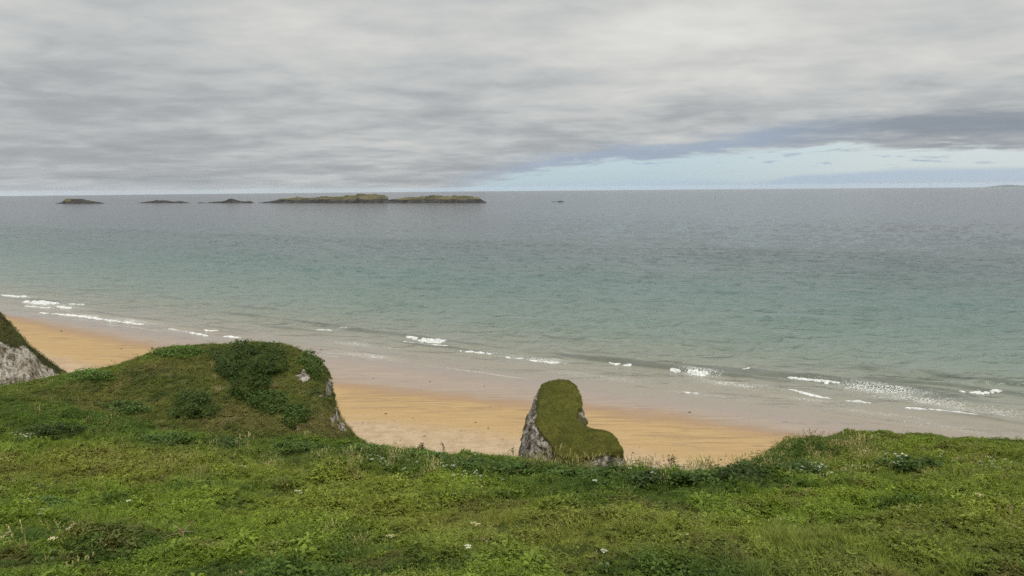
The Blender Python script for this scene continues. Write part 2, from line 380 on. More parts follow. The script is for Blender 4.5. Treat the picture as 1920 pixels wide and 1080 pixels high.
# lacy foam patches left behind by the breakers: (px, py, half length along shore, half width, strength)
LACE = [(1650, 735, 9, 3.2, 1.0), (1720, 752, 8, 3.0, .75), (1830, 770, 9, 2.6, .7), (1760, 800, 9, 2.0, .5), (1640, 775, 8, 1.4, .5), (1380, 722, 8, 2.4, .75), (1310, 702, 5, 2.0, .95),
        (1330, 742, 9, 1.2, .5), (1120, 706, 10, 2.5, .5), (1020, 677, 7, 2.2, .8), (940, 667, 8, 1.8, .6), (800, 695, 9, 2.4, .35), (690, 668, 10, 2.2, .7), (660, 646, 9, 2.0, .7),
        (620, 668, 8, 1.4, .5), (730, 653, 4, 1.2, .5), (250, 603, 12, 2.4, .9), (180, 594, 14, 1.8, .6), (330, 619, 9, 1.8, .7), (110, 574, 18, 3.0, .55), (30, 556, 20, 3.5, .5), (1500, 748, 8, 1.2, .5), (1560, 722, 6, 1.6, .4)]
foam = np.zeros_like(S)
for (px, py, lt, ls, am) in LACE:
    p = at_z(px, py); ds = (S - s_of(p[0], p[1])) / ls; dt = (T - t_of(p[0], p[1])) / lt
    foam = np.maximum(foam, am * np.exp(-ds * ds - dt * dt))
foam *= np.clip(0.75 + 0.6 * fbm(T / 4, S / 1.5, oct=3, seed=70), 0, 1.2)
edge = np.exp(-((S - 1.0 - 1.6 * fbm(T / 18, 0.3, oct=3, seed=81)) / 0.5) ** 2) * np.clip(fbm(T / 15, .9, oct=2, seed=82) * 1.3, 0, .6)
foam = np.maximum(foam, edge)

m_, n, o = mat('sea water'); M_SEA = m_
co = objco(n); sa = n.attr('s').outputs['Fac']; fa = n.attr('foam').outputs['Fac']
def smap(sx, sy, extra=0.0):
    mp = n.node('ShaderNodeMapping'); n.put(mp.inputs[0], co); mp.inputs['Rotation'].default_value = (0, 0, ROT_SHORE + extra); mp.inputs['Scale'].default_value = (sx, sy, 1); return mp.outputs[0]
chop = n.noise(smap(0.36, 0.9, 0.10), 0.55, 4, 0.6, 0.4)
swell = n.noise(smap(0.45, 1.0, 0.06), 0.12, 3, 0.55, 0.4)
rip = n.noise(smap(0.5, 1.0, -0.15), 1.9, 3, 0.6, 0.2)
ls_ = n.math('LOGARITHM', n.math('MAXIMUM', n.math('ADD', sa, 12.0), 1.0), 10.0)      # log10 of metres offshore
patch = n.noise(smap(0.2, 0.6), 0.02, 3, 0.5)
ls2 = n.math('ADD', ls_, n.math('MULTIPLY', n.math('SUBTRACT', patch, 0.5), 0.10))
wc = n.ramp(n.math('DIVIDE', n.math('SUBTRACT', ls2, 1.0), 3.0), [(0.0, (0.245, 0.198, 0.154)), (0.10, (0.222, 0.194, 0.146)), (0.21, (0.172, 0.182, 0.142)), (0.30, (0.122, 0.162, 0.134)), (0.40, (0.077, 0.124, 0.110)), (0.50, (0.070, 0.097, 0.097)), (0.60, (0.055, 0.070, 0.077)), (0.72, (0.043, 0.048, 0.060)), (0.9, (0.038, 0.042, 0.054))])
# where a roller stands up there is more water over the sand: greener and darker
wc = n.mix(n.math('MULTIPLY', n.smooth(n.attr('roll').outputs['Fac'], 0.2, 0.6), n.smooth(sa, 130, 30, 0.0, 0.62)), wc, (0.050, 0.062, 0.045))
vfo = n.node('ShaderNodeTexVoronoi', feature='DISTANCE_TO_EDGE'); wv = n.vmath('ADD', co, n.vmath('SCALE', n.node('ShaderNodeTexNoise').outputs['Color'], scale=0.0))
nn = n.node('ShaderNodeTexNoise'); n.put(nn.inputs['Vector'], co); nn.inputs['Scale'].default_value = 0.9; nn.inputs['Detail'].default_value = 3
wv = n.vmath('ADD', co, n.vmath('SCALE', nn.outputs['Color'], scale=1.3))
n.put(vfo.inputs['Vector'], wv); vfo.inputs['Scale'].default_value = 2.1
lace = n.smooth(n.math('SUBTRACT', n.math('MULTIPLY', fa, 0.150), n.math('ADD', vfo.outputs['Distance'], n.math('MULTIPLY', n.math('SUBTRACT', n.noise(co, 2.6, 4, 0.7), 0.45), 0.30))), -0.02, 0.05)
lace = n.math('MULTIPLY', lace, n.smooth(fa, 0.04, 0.2))
col = n.mix(n.math('MULTIPLY', lace, 0.85), wc, (0.60, 0.60, 0.57))
hb = n.math('ADD', n.math('ADD', n.math('MULTIPLY', chop, 0.42), n.math('MULTIPLY', swell, 4.4)), n.math('MULTIPLY', rip, 0.15))
bp = bump(n, hb, n.smooth(sa, 0.0, 40.0, 0.25, 1.0), 1.0)
principled(n, o, col, n.mix(lace, (0.12,) * 3, (0.8,) * 3), n.math('SUBTRACT', 0.5, n.math('MULTIPLY', lace, 0.4)), bp, ior=1.33)
V = np.stack([X, Y, Zs], -1).reshape(-1, 3)
tag(link('sea', mesh_np('sea', V, [grid_faces(len(th), NR1 + NR2)], [M_SEA], {'s': S.ravel(), 'foam': foam.ravel(), 'roll': rolls.ravel()})), kind='structure')

# breaking waves: lumpy rolls of white water that lie on the sea
m_, n, o = mat('white water'); co = objco(n)
fc = n.mix(n.smooth(n.noise(co, 1.6, 5, 0.7), 0.42, 0.6), (0.64, 0.64, 0.62), (0.42, 0.43, 0.41))
principled(n, o, fc, 0.85, 0.2, bump(n, n.noise(co, 3.0, 4, 0.7), 0.6, 0.15)); M_FOAM = m_
BREAK = [
 ([(0, 552), (30, 555), (60, 558)], 2.6, 'small breaker of white water at the left edge of the sea'),
 ([(40, 565), (75, 568), (115, 572)], 3.2, 'longer upper breaker of the three in the far left corner of the bay'),
 ([(128, 570), (140, 571), (157, 571)], 2.0, 'short detached breaker just right of the far left breakers'),
 ([(46, 573), (70, 575), (96, 577)], 2.0, 'thin lower breaker beneath the long one in the far left of the bay'),
 ([(106, 574), (122, 577), (136, 578)], 2.4, 'stubby breaker below the far left group, nearest to the golden sand'),
 ([(40, 583), (90, 587), (150, 592), (200, 599), (245, 605), (290, 612)], 2.2, 'long white swash line running up the sand above the left part of the beach'),
 ([(310, 614), (322, 616), (336, 617)], 1.3, 'tiny broken breaker at the right end of the long swash line'),
 ([(345, 621), (372, 626), (398, 631)], 1.4, 'thin slanting breaker right of the long swash line, above the headland'),
 ([(380, 620), (398, 621), (416, 622)], 1.6, 'short bright breaker seaward of the thin slanting one above the headland'),
 ([(414, 630), (432, 631), (453, 633)], 1.6, 'short breaker directly above the summit of the grassy headland'),
 ([(590, 617), (607, 619), (624, 621)], 1.0, 'narrow crest just breaking, seaward of the right end of the headland'),
 ([(628, 621), (642, 618), (656, 615)], 0.9, 'narrow crest bending upward, right of the one off the headland'),
 ([(757, 634), (785, 638), (815, 641), (852, 644)], 1.9, 'widest bright breaker left of the sea stack'),
 ([(752, 644), (766, 645), (780, 646)], 1.0, 'faint small breaker under the left end of the widest bright one'),
 ([(802, 649), (822, 651), (843, 652)], 1.2, 'middle breaker just below the widest bright one'),
 ([(856, 653), (864, 654), (872, 654)], 0.9, 'smallest fleck of breaker right of the middle one'),
 ([(860, 660), (880, 662), (905, 665), (925, 667)], 1.1, 'thin breaker between the bright wide one and the sea stack'),
 ([(945, 670), (965, 672), (985, 673)], 1.1, 'ragged breaker up the water from the top of the sea stack, left piece'),
 ([(990, 676), (1010, 678), (1030, 680), (1055, 682)], 1.4, 'ragged breaker directly above the sea stack'),
 ([(1140, 682), (1152, 684), (1164, 685)], .7, 'left one of two short breakers right of the sea stack'),
 ([(1166, 686), (1176, 687), (1185, 688)], .75, 'right one of two short breakers right of the sea stack'),
 ([(1255, 696), (1268, 698), (1282, 699)], 1.1, 'small breaker leading into the round foam patch right of the sea stack'),
 ([(1284, 700), (1305, 702), (1338, 706)], 2.4, 'broad round foam patch right of the sea stack'),
 ([(1390, 700), (1398, 701), (1406, 702)], 0.8, 'tiny fleck of breaker between the round foam patch and the long bright crest'),
 ([(1476, 712), (1500, 715), (1530, 719), (1577, 725)], 1.4, 'long bright crest above the right hand clifftop'),
 ([(1460, 730), (1480, 733), (1505, 739), (1535, 744), (1565, 748)], 1.0, 'thin curved swash line below the long bright crest'),
 ([(1280, 734), (1295, 736), (1312, 737)], 0.8, 'low swash line at the sand edge below the round foam patch'),
 ([(1575, 750), (1610, 753), (1640, 757)], 0.7, 'faint broken swash line joining the two lower right swash lines'),
 ([(1676, 762), (1710, 765), (1750, 769), (1800, 775), (1840, 780)], 1.1, 'long lower swash line at the right, nearest to the clifftop'),
 ([(1792, 738), (1815, 740), (1845, 742), (1880, 742)], 1.5, 'thick bright breaker at the far right of the sea'),
]
for k, (pts, wid, lab) in enumerate(BREAK):
    P3 = at_z(np.array([p[0] for p in pts], float), np.array([p[1] for p in pts], float), 0.1)
    seg = np.concatenate([[0], np.cumsum(np.linalg.norm(np.diff(P3[:, :2], axis=0), axis=1))]); L = seg[-1]
    nu = max(20, int(L / 0.16)); nv = 34
    u = np.linspace(0, L, nu); cx = np.interp(u, seg, P3[:, 0]); cy = np.interp(u, seg, P3[:, 1])
    v = np.linspace(-1, 1, nv); U, Vv = np.meshgrid(u, v, indexing='ij')
    tap = np.clip(np.minimum(U / (0.42 * L), (L - U) / (0.30 * L)), 0, 1) ** 0.55 * np.clip(.9 + .9 * fbm(U / 2.6 + k * 5, .1, oct=3, seed=95), .5, 1.25)
    hw = wid * 0.74
    ox = Vv * hw + (0.35 * wid) * fbm(U / 3.0 + k * 9, 0.4, oct=3, seed=90 + k)
    gx = cx[:, None] + SN[0] * ox; gy = cy[:, None] + SN[1] * ox
    prof = np.where(Vv > 0, np.exp(-(Vv / 0.42) ** 2), np.exp(-(Vv / 0.62) ** 2))
    hgt = 0.16 + 0.13 * wid
    nz = fbm(gx * 1.0, gy * 1.0, oct=4, seed=120, gain=0.6)
    zz = hgt * (prof * (0.8 + 0.9 * nz) * tap - 0.24 + 0.8 * np.minimum(nz, 0.15) * (1 - prof))
    zz = np.maximum(zz * .9, -0.4) + sea_height(t_of(gx, gy), s_of(gx, gy))[0] - .02
    V = np.stack([gx, gy, zz], -1).reshape(-1, 3)
    o = link('breaking_wave', mesh_np('breaking_wave', V, [grid_faces(nu, nv)], [M_FOAM]))
    tag(o, lab, 'wave', 'breaking waves along the shore')

# ------------------------------------------------------------------ hillside below the road
CREST = [(-500, 735, 54), (-250, 742, 51), (0, 752, 48), (100, 762, 46), (200, 783, 44), (330, 809, 42), (500, 825, 41), (660, 834, 40), (780, 846, 40), (900, 858, 40), (1000, 866, 40), (1100, 878, 40),
         (1200, 889, 40), (1280, 893, 41), (1340, 889, 42), (1400, 878, 44), (1435, 858, 46), (1460, 838, 48), (1500, 822, 50), (1560, 814, 52), (1650, 813, 53), (1750, 816, 52), (1850, 825, 51), (1920, 831, 50), (2150, 845, 50), (2450, 850, 50)]
CREST = np.array(CREST, float)
cols = np.linspace(-480, 2400, 640)
cr = np.interp(cols, CREST[:, 0], CREST[:, 1]); cdp = np.interp(cols, CREST[:, 0], CREST[:, 2])
ksm = np.hanning(9); ksm /= ksm.sum()
cr = np.convolve(np.pad(cr, 4, 'edge'), ksm, 'valid'); cdp = np.convolve(np.pad(cdp, 4, 'edge'), ksm, 'valid')
Ptop = at_depth(cols, cr, cdp)
tl = np.concatenate([np.linspace(0, 1, 150), 1 + np.linspace(0.02, 1, 60)])
az_ = Ptop[:, 0] / Ptop[:, 1]
hill = np.zeros((len(cols), len(tl), 3))
leftness = sstep(cols, 700, 0)[:, None]; rightness = sstep(cols, 1380, 1560)[:, None]
for j, t in enumerate(tl):
    if t <= 1:
        d = 5.0 + (cdp - 5.0) * t
        zl = 40 - (3.1 + 0.292 * d)                    # even slope below the verge
        ze = Ptop[:, 2]
        wgt = sstep(d, cdp * 0.55, cdp)                # eased into the crest
        zl_at = 40 - (3.1 + 0.292 * cdp)
        z_ = zl + (ze - zl_at) * wgt
        ditch = np.exp(-((d - (cdp - 4.6)) / 1.7) ** 2) * 0.8
        z_ = z_ - ditch
    else:
        q = t - 1; d = cdp + 2.0 * q + 16 * q ** 1.6
        z_ = Ptop[:, 2] - 0.9 * (1 - np.exp(-q * 14)) - (Ptop[:, 2] - 0.3) * sstep(q, 0.02, 1.0)
    hill[:, j, 0] = az_ * d; hill[:, j, 1] = d; hill[:, j, 2] = z_
hx, hy = hill[..., 0], hill[..., 1]
LUMP = lambda x, y: 0.36 * fbm(x / 3.2, y / 3.2, oct=3, seed=200) + 0.20 * fbm(x / 1.1, y / 1.1, oct=2, seed=205)
hill[..., 2] += LUMP(hx, hy) * np.where(tl <= 1, 1.0, 0.6)[None, :]
m_, n, o = mat('dark turf and soil'); co = objco(n)  # ground under the plants: its own dark green-brown colour
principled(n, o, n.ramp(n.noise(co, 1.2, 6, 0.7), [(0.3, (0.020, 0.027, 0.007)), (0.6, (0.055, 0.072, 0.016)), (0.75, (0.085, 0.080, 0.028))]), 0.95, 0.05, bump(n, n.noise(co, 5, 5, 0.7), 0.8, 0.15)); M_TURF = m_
HF = grid_faces(len(cols), len(tl)); HV = hill.reshape(-1, 3)
tag(link('hillside', mesh_np('hillside', HV, [HF], [M_TURF])), kind='structure')

# ------------------------------------------------------------------ grassy headland left of centre
HC = np.array([(-420, 770, 58), (-250, 752, 58), (0, 729, 58), (60, 719, 59), (120, 706, 60), (215, 686, 62), (260, 671, 63), (300, 657, 64), (400, 646, 66), (470, 642, 66), (530, 648, 65), (570, 662, 64), (595, 677, 63), (606, 688, 62.4),
               (612, 702, 61.6), (617, 722, 61), (622, 745, 60.4), (630, 768, 59.6), (640, 788, 59), (652, 806, 58.5), (665, 826, 58), (690, 868, 57), (730, 930, 56), (780, 1000, 55)], float)
hcol = np.concatenate([np.linspace(-420, 560, 230), np.linspace(562, 780, 160)])
hrow = np.interp(hcol, HC[:, 0], HC[:, 1]); hdep = np.interp(hcol, HC[:, 0], HC[:, 2])
C3 = at_depth(hcol, hrow, hdep)
brow = np.interp(hcol, CREST[:, 0], CREST[:, 1]) + np.interp(hcol, [-420, 0, 200, 330, 600, 660, 780], [2, 6, 22, 26, 26, 40, 160])
bdep = np.interp(hcol, [-420, 0, 330, 660, 780], [52, 50.5, 47, 48, 50])
B3 = at_depth(hcol, np.maximum(brow, hrow + 4), bdep)
tl2 = np.concatenate([np.linspace(0, 1, 120), 1 + np.linspace(0.01, 1, 80)])
hd = np.zeros((len(hcol), len(tl2), 3)); ex = np.interp(hcol, [-420, 100, 330, 600, 700], [1.0, 1.0, 0.85, 0.72, 0.8])
for j, t in enumerate(tl2):
    if t <= 1:
        hd[:, j, :2] = B3[:, :2] + (C3[:, :2] - B3[:, :2]) * t
        hd[:, j, 2] = B3[:, 2] + (C3[:, 2] - B3[:, 2]) * np.sin(t * math.pi / 2) ** (ex * 1.15)
    else:
        q = t - 1; dirv = C3[:, :2] / np.linalg.norm(C3[:, :2], axis=1)[:, None]
        hd[:, j, :2] = C3[:, :2] + dirv * (10 * q + 9 * q ** 2)[..., None] if False else C3[:, :2] + dirv * (10 * q + 9 * q * q)
        hd[:, j, 2] = C3[:, 2] - (C3[:, 2] - 0.3) * (0.10 * q + 0.9 * sstep(q, 0.12, 1.0))
gx, gy, gz = hd[..., 0], hd[..., 1], hd[..., 2]
sideness = sstep(hcol, 560, 625)[:, None]
hd[..., 2] += (0.5 * fbm(gx / 4.5, gy / 4.5, oct=3, seed=230) + 0.2 * fbm(gx / 1.1, gy / 1.1, gz / 1.1, oct=2, seed=235)) * (1 - 0.7 * sideness) * np.where(tl2 < 1, 1 - 0.55 * tl2 ** 6, 0.5)[None, :]
hd[..., 0] += 0.6 * fbm(gy / 1.6, gz / 1.2, gx / 2, oct=4, seed=240) * sideness
PX, PY = project(hd.reshape(-1, 3)); PX = PX.reshape(gx.shape); PY = PY.reshape(gx.shape)
WX = 9 * fbm(gx / .9, gz / .7, gy / .9, oct=3, seed=243); WY = 7 * fbm(gx / .9, gz / .7, gy / .9, oct=3, seed=244)
def blob(cx, cy, rx, ry, ang=0.0):
    ca, sa_ = math.cos(ang), math.sin(ang); dx, dy = PX - cx + WX, PY - cy + WY
    return np.exp(-(((dx * ca + dy * sa_) / rx) ** 2 + ((-dx * sa_ + dy * ca) / ry) ** 2) ** 1.5)
front = (tl2 <= 1.02)[None, :]
rk = np.maximum.reduce([1.2 * blob(560, 707, 11, 6, 0.1), 1.2 * blob(571, 709, 9, 8, .3), 1.1 * blob(567, 700, 5, 6), 1.0 * blob(617, 728, 9, 22, 0.2), 0.9 * blob(633, 772, 9, 30, 0.5), 0.75 * blob(640, 800, 10, 16, .4), 0.6 * blob(598, 745, 7, 8)]) * front
rk = rk + 0.35 * fbm(gx / .8, gz / .5, gy / .8, oct=3, seed=245) * (rk > .1)
back = (tl2 > 1.25)[None, :] * np.ones_like(rk)
rk = np.maximum(rk, back * (0.75 + 0.5 * fbm(gx / 2, gz / 2, gy / 2, oct=3, seed=246)))
def chalk_color(n, co):
    st = n.node('ShaderNodeMapping'); n.put(st.inputs[0], co); st.inputs['Scale'].default_value = (1, 1, 0.55)
    a = n.noise(st.outputs[0], 1.1, 7, 0.72, 0.6); b = n.noise(co, 0.35, 4, 0.6, 0.4)
    c_ = n.ramp(a, [(0.36, (0.045, 0.04, 0.03)), (0.45, (0.16, 0.14, 0.105)), (0.51, (0.36, 0.325, 0.27)), (0.66, (0.60, 0.57, 0.51))])
    c_ = n.mix(n.smooth(n.noise(co, 2.4, 5, 0.78, 0.4), 0.53, 0.59, 0, 0.85), c_, (0.06, 0.055, 0.035))
    c_ = n.mix(n.smooth(b, 0.52, 0.68, 0, 0.65), c_, (0.28, 0.21, 0.15))
    return c_, a
def rock_grass_material(name, grass_lo, grass_hi, rock_bump=1.0):
    m_, n, o = mat(name); co = objco(n)
    c_, h = chalk_color(n, co)
    g = n.mix(n.smooth(n.noise(co, 0.9, 6, 0.7, 0.5), 0.35, 0.65), grass_lo, grass_hi)
    r = n.math('ADD', n.attr('rock').outputs['Fac'], n.math('MULTIPLY', n.math('SUBTRACT', n.noise(co, 1.6, 6, 0.7), 0.5), 0.9))
    f = n.smooth(r, 0.46, 0.58)
    hh = n.math('ADD', n.math('MULTIPLY', h, f), n.math('MULTIPLY', n.noise(co, 6.0, 4, 0.7), 0.35))
    principled(n, o, n.mix(f, g, c_), 0.92, 0.08, bump(n, hh, 0.9, 0.45 * rock_bump)); return m_
M_HEAD = rock_grass_material('headland turf and chalk', (0.03, 0.042, 0.012), (0.085, 0.085, 0.026))
DF = grid_faces(len(hcol), len(tl2)); DV = hd.reshape(-1, 3)
tag(link('headland', mesh_np('headland', DV, [DF], [M_HEAD], {'rock': rk.ravel()})), kind='structure')

# ray lookup on hillside + headland
_bv = BVHTree.FromPolygons([tuple(p) for p in np.concatenate([HV, DV])], [tuple(int(i) for i in f) for f in np.concatenate([HF, DF + len(HV)])])
def hit(px, py):
    d = ray(px, py); h = _bv.ray_cast(Vector(CAM), Vector(d).normalized())
    return (h[0], h[1]) if h[0] is not None else (None, None)

# ------------------------------------------------------------------ sea stack (grass cap on a chalk fin)
# outline of the grass top: (px, py, z)
OUT = np.array([(1011, 732, 0), (1018, 720, 0), (1033, 713, 0), (1050, 711, 0), (1066, 713, 0), (1078, 721, 0), (1085, 733, 0), (1090, 749, 0), (1090, 762, 0), (1081, 770, 0), (1080, 779, 0), (1083, 788, 0), (1092, 796, 0), (1106, 802, 0), (1124, 805, 0), (1140, 808, 0), (1151, 815, 0), (1160, 828, 0), (1170, 847, 0),
                (1155, 846, 0), (1136, 850, 0), (1112, 854, 0), (1085, 857, 0), (1060, 857, 0), (1042, 852, 0), (1037, 838, 0), (1026, 823, 0), (1014, 811, 0), (1007, 799, 0), (1008, 783, 0), (1011, 757, 0)], float)
OUT[:, 2] = np.interp(OUT[:, 1], [711, 780, 805, 855], [19.2, 18.0, 17.4, 16.0])
o3 = at_z(OUT[:, 0], OUT[:, 1], OUT[:, 2])
NO = 260
cl_ = np.vstack([o3, o3[:1]]); seg = np.concatenate([[0], np.cumsum(np.linalg.norm(np.diff(cl_, axis=0), axis=1))])
uu = np.linspace(0, seg[-1], NO, endpoint=False)
ring = np.stack([np.interp(uu, seg, cl_[:, i]) for i in range(3)], -1)
for _ in range(2): ring = (np.roll(ring, 1, 0) + 2 * ring + np.roll(ring, -1, 0)) / 4
ring[:, :2] += 0.16 * np.stack([fbm(ring[:, 0] / .9, ring[:, 1] / .9, oct=3, seed=255), fbm(ring[:, 0] / .9, ring[:, 1] / .9, oct=3, seed=256)], -1)
tan = np.roll(ring, -1, 0) - np.roll(ring, 1, 0); nor = np.stack([tan[:, 1], -tan[:, 0]], -1); nor /= np.linalg.norm(nor, axis=1)[:, None]
area = np.sum(ring[:, 0] * np.roll(ring[:, 1], -1) - np.roll(ring[:, 0], -1) * ring[:, 1])
if area < 0: nor = -nor
for _ in range(14): nor = (np.roll(nor, 1, 0) + 2 * nor + np.roll(nor, -1, 0)) / 4
# sides: chalk from just under the turf down to the beach, flaring outward
lv = np.linspace(0, 1, 90); side = np.zeros((NO, 90, 3)); zb = -0.5
rpx, rpy = project(ring); wl = np.exp(-((rpx - 1010) / 16) ** 2); wn = np.exp(-((rpx - 1083) / 11) ** 2 - ((rpy - 776) / 12) ** 2)
batter = 0.10 + 0.17 * wl + 0.18 * sstep(rpx, 1130, 1160); lip = -0.08 + 0.34 * wl + 1.15 * wn
for _ in range(4): batter = (np.roll(batter, 1) + 2 * batter + np.roll(batter, -1)) / 4
for j, q in enumerate(lv):
    q = q ** 1.5
    zz = ring[:, 2] - 0.02 + (zb - ring[:, 2]) * q; drop = ring[:, 2] - zz
    off = -0.08 + (lip + .08) * sstep(drop, 0.0, 0.7) + batter * drop * (0.85 + 0.3 * q)
    p = np.column_stack([ring[:, :2] + nor * off[:, None], zz])
    nz = 0.55 * fbm(p[:, 0] / 2.0, p[:, 1] / 2.0, p[:, 2] / 2.6, oct=4, seed=260, gain=.58)
    led = 0.45 * (1 - 2 * np.abs(fbm(p[:, 0] / 1.1, p[:, 1] / 1.1, p[:, 2] / .8, oct=4, seed=261, gain=.6))) - .25
    p[:, :2] += nor * ((nz + led) * sstep(drop, 0.05, 0.8))[:, None]; side[:, j] = p
SV = side.reshape(-1, 3)
root = empty('sea_stack', (float(ring[:, 0].mean()), float(ring[:, 1].mean()), 0.0))
tag(root, 'chalk rock stack with an L shaped grassy top standing on the sand, centre right', 'rock stack')
rv = np.array(root.location)
dropv = (ring[:, None, 2] - side[..., 2])
rkv = np.clip(0.30 + 0.6 * dropv - 0.6 * fbm(side[..., 0] / 1.6, side[..., 1] / 1.6, side[..., 2] / 2.5, oct=3, seed=262), 0, 1.2)
M_STACK = rock_grass_material('stack chalk', (0.05, 0.05, 0.016), (0.085, 0.075, 0.03), 1.2)
link('rock_body', mesh_np('rock_body', SV - rv, [grid_faces(NO, 90, True)], [M_STACK], {'rock': rkv.ravel()}), root)
# cap: the outline filled with a fine triangulation, domed slightly, with a turf fringe hanging over the edge
from mathutils.geometry import delaunay_2d_cdt
x0_, y0_ = ring[:, :2].min(0); x1_, y1_ = ring[:, :2].max(0)
gx_, gy_ = np.meshgrid(np.arange(x0_, x1_, .22), np.arange(y0_, y1_, .22)); pts = np.column_stack([gx_.ravel(), gy_.ravel()]) + RNG.uniform(-.05, .05, (gx_.size, 2))
def inside(p):
    a, b = ring[:, :2], np.roll(ring[:, :2], -1, 0); r_ = np.zeros(len(p), bool)
    for (ax, ay), (bx, by) in zip(a, b):
        cnd = (ay > p[:, 1]) != (by > p[:, 1]); r_ ^= cnd & (p[:, 0] < (bx - ax) * (p[:, 1] - ay) / (by - ay + 1e-12) + ax)
    return r_
pts = pts[inside(pts)]; dm = np.min(np.linalg.norm(pts[:, None] - ring[None, :, :2], axis=-1), axis=1); pts = pts[dm > .14]
allp = np.vstack([ring[:, :2], pts])
cv2, ce2, cf2, _, _, _ = delaunay_2d_cdt([Vector(p) for p in allp], [(i, (i + 1) % NO) for i in range(NO)], [list(range(NO))] if area > 0 else [list(range(NO))[::-1]], 1, 1e-6)
cv2 = np.array([tuple(v) for v in cv2]); cf2 = np.array([f for f in cf2 if len(f) == 3])
dmat = np.linalg.norm(cv2[:, None] - ring[None, :, :2], axis=-1); wm = 1 / (dmat + .05) ** 2.2
cz = (wm @ ring[:, 2]) / wm.sum(1); de = dmat.min(1)
cz += (0.16 * (1 - np.exp(-de / .7)) + 0.30 * fbm(cv2[:, 0] / 1.6, cv2[:, 1] / 1.6, oct=3, seed=265)) * sstep(de, 0, .5)
capV = np.column_stack([cv2, cz]); NFR = 9; fr = np.zeros((NO, NFR, 3))
hang = np.clip(0.35 + 1.1 * fbm(ring[:, 0] / 1.1, ring[:, 1] / 1.1, oct=3, seed=266), 0.06, 1.1) * (1 - .75 * wl) * (1 - .85 * wn)
for j in range(NFR):
    e_ = j / (NFR - 1); fr[:, j] = ring; fr[:, j, :2] += nor * (0.06 * math.sin(min(1, e_ * 1.4) * math.pi / 2) - 0.25 * max(0, e_ - .6)); fr[:, j, 2] -= e_ * hang
capall = np.vstack([capV, fr.reshape(-1, 3)])
ta = capV[cf2]; nrm_ = np.cross(ta[:, 1] - ta[:, 0], ta[:, 2] - ta[:, 0]); cf2 = np.where((nrm_[:, 2] < 0)[:, None], cf2[:, ::-1], cf2)
m_, n, o = mat('cropped turf'); co = objco(n)
tc = n.mix(n.smooth(n.noise(co, 0.5, 6, 0.7, 0.5), 0.36, 0.64), (0.055, 0.062, 0.014), (0.105, 0.105, 0.022))
tc = n.mix(n.smooth(n.noise(co, 0.9, 4, 0.6), 0.58, 0.72, 0, 0.6), tc, (0.10, 0.065, 0.025))
principled(n, o, tc, 0.95, 0.05, bump(n, n.noise(co, 7.0, 6, 0.75), 1.0, 0.18)); M_CAP = m_
link('grass_cap', mesh_np('grass_cap', capall - rv, [grid_faces(NO, NFR, True) + len(capV), cf2], [M_CAP]), root)

# ------------------------------------------------------------------ chalk cliff at the far left of the beach
QC = np.array([(-700, 420, 122), (-350, 480, 116), (-120, 545, 112), (-40, 570, 111), (0, 585, 110), (20, 607, 110), (42, 633, 109), (52, 645, 109), (66, 656, 110), (90, 676, 111), (125, 700, 112), (160, 724, 113), (230, 775, 114)], float)
qcol = np.linspace(-700, 230, 300); qrow = np.interp(qcol, QC[:, 0], QC[:, 1]); qd = np.interp(qcol, QC[:, 0], QC[:, 2])
qrow = qrow + 2.0 * fbm(qcol / 14, 0.2, oct=3, seed=280)
Q3 = at_depth(qcol, qrow, qd); Q3[:, 2] = np.maximum(Q3[:, 2], 0.5)
NQ = 150; tq = np.linspace(0, 2, NQ); ql = np.zeros((len(qcol), NQ, 3))
for j, t in enumerate(tq):
    dirv = Q3[:, :2] / np.linalg.norm(Q3[:, :2], axis=1)[:, None]
    if t <= 1:
        a = 1 - t; ql[:, j, :2] = Q3[:, :2] - dirv * (Q3[:, 2] * 0.62 * a)[:, None]; ql[:, j, 2] = -0.3 + (Q3[:, 2] + 0.3) * (1 - a ** 1.15)
    else:
        a = t - 1; ql[:, j, :2] = Q3[:, :2] + dirv * (Q3[:, 2] * 0.9 * a)[:, None]; ql[:, j, 2] = Q3[:, 2] - (Q3[:, 2] + 0.3) * a ** 1.6
e = ql.copy(); ff = np.clip(4 * np.abs(tq - 1), 0, 1)[None, :]
dsp = 1.1 * fbm(e[..., 0] / 4, e[..., 1] / 4, e[..., 2] / 4, oct=5, seed=285, gain=.6) * ff
ql[..., 1] -= dsp; ql[..., 2] += 0.35 * dsp
qpx, qpy = project(ql.reshape(-1, 3)); qpx = qpx.reshape(len(qcol), NQ); qpy = qpy.reshape(len(qcol), NQ)
# turf on the top and down the seaward shoulder, bare chalk below
below = qpy - qrow[:, None]
turf_d = np.interp(qcol, [-700, -200, 0, 30, 45, 52, 60, 80, 110, 130, 230], [60, 70, 50, 32, 10, 4, 10, 18, 14, 10, 10])[:, None]
rq = np.clip(0.5 + (below - turf_d) / 26.0 + 0.45 * fbm(e[..., 0] / 3, e[..., 1] / 3, e[..., 2] / 3, oct=3, seed=288), 0, 1.2)
rq = np.where(tq[None, :] > 1.02, 0.2, rq)
M_CLIFF = rock_grass_material('cliff chalk and turf', (0.028, 0.034, 0.012), (0.06, 0.058, 0.02), 1.6)
o = link('chalk_cliff', mesh_np('chalk_cliff', ql.reshape(-1, 3), [grid_faces(len(qcol), NQ)], [M_CLIFF], {'rock': rq.ravel()}))
tag(o, 'white chalk cliff with a dark turf top at the left edge above the sand', 'cliff')

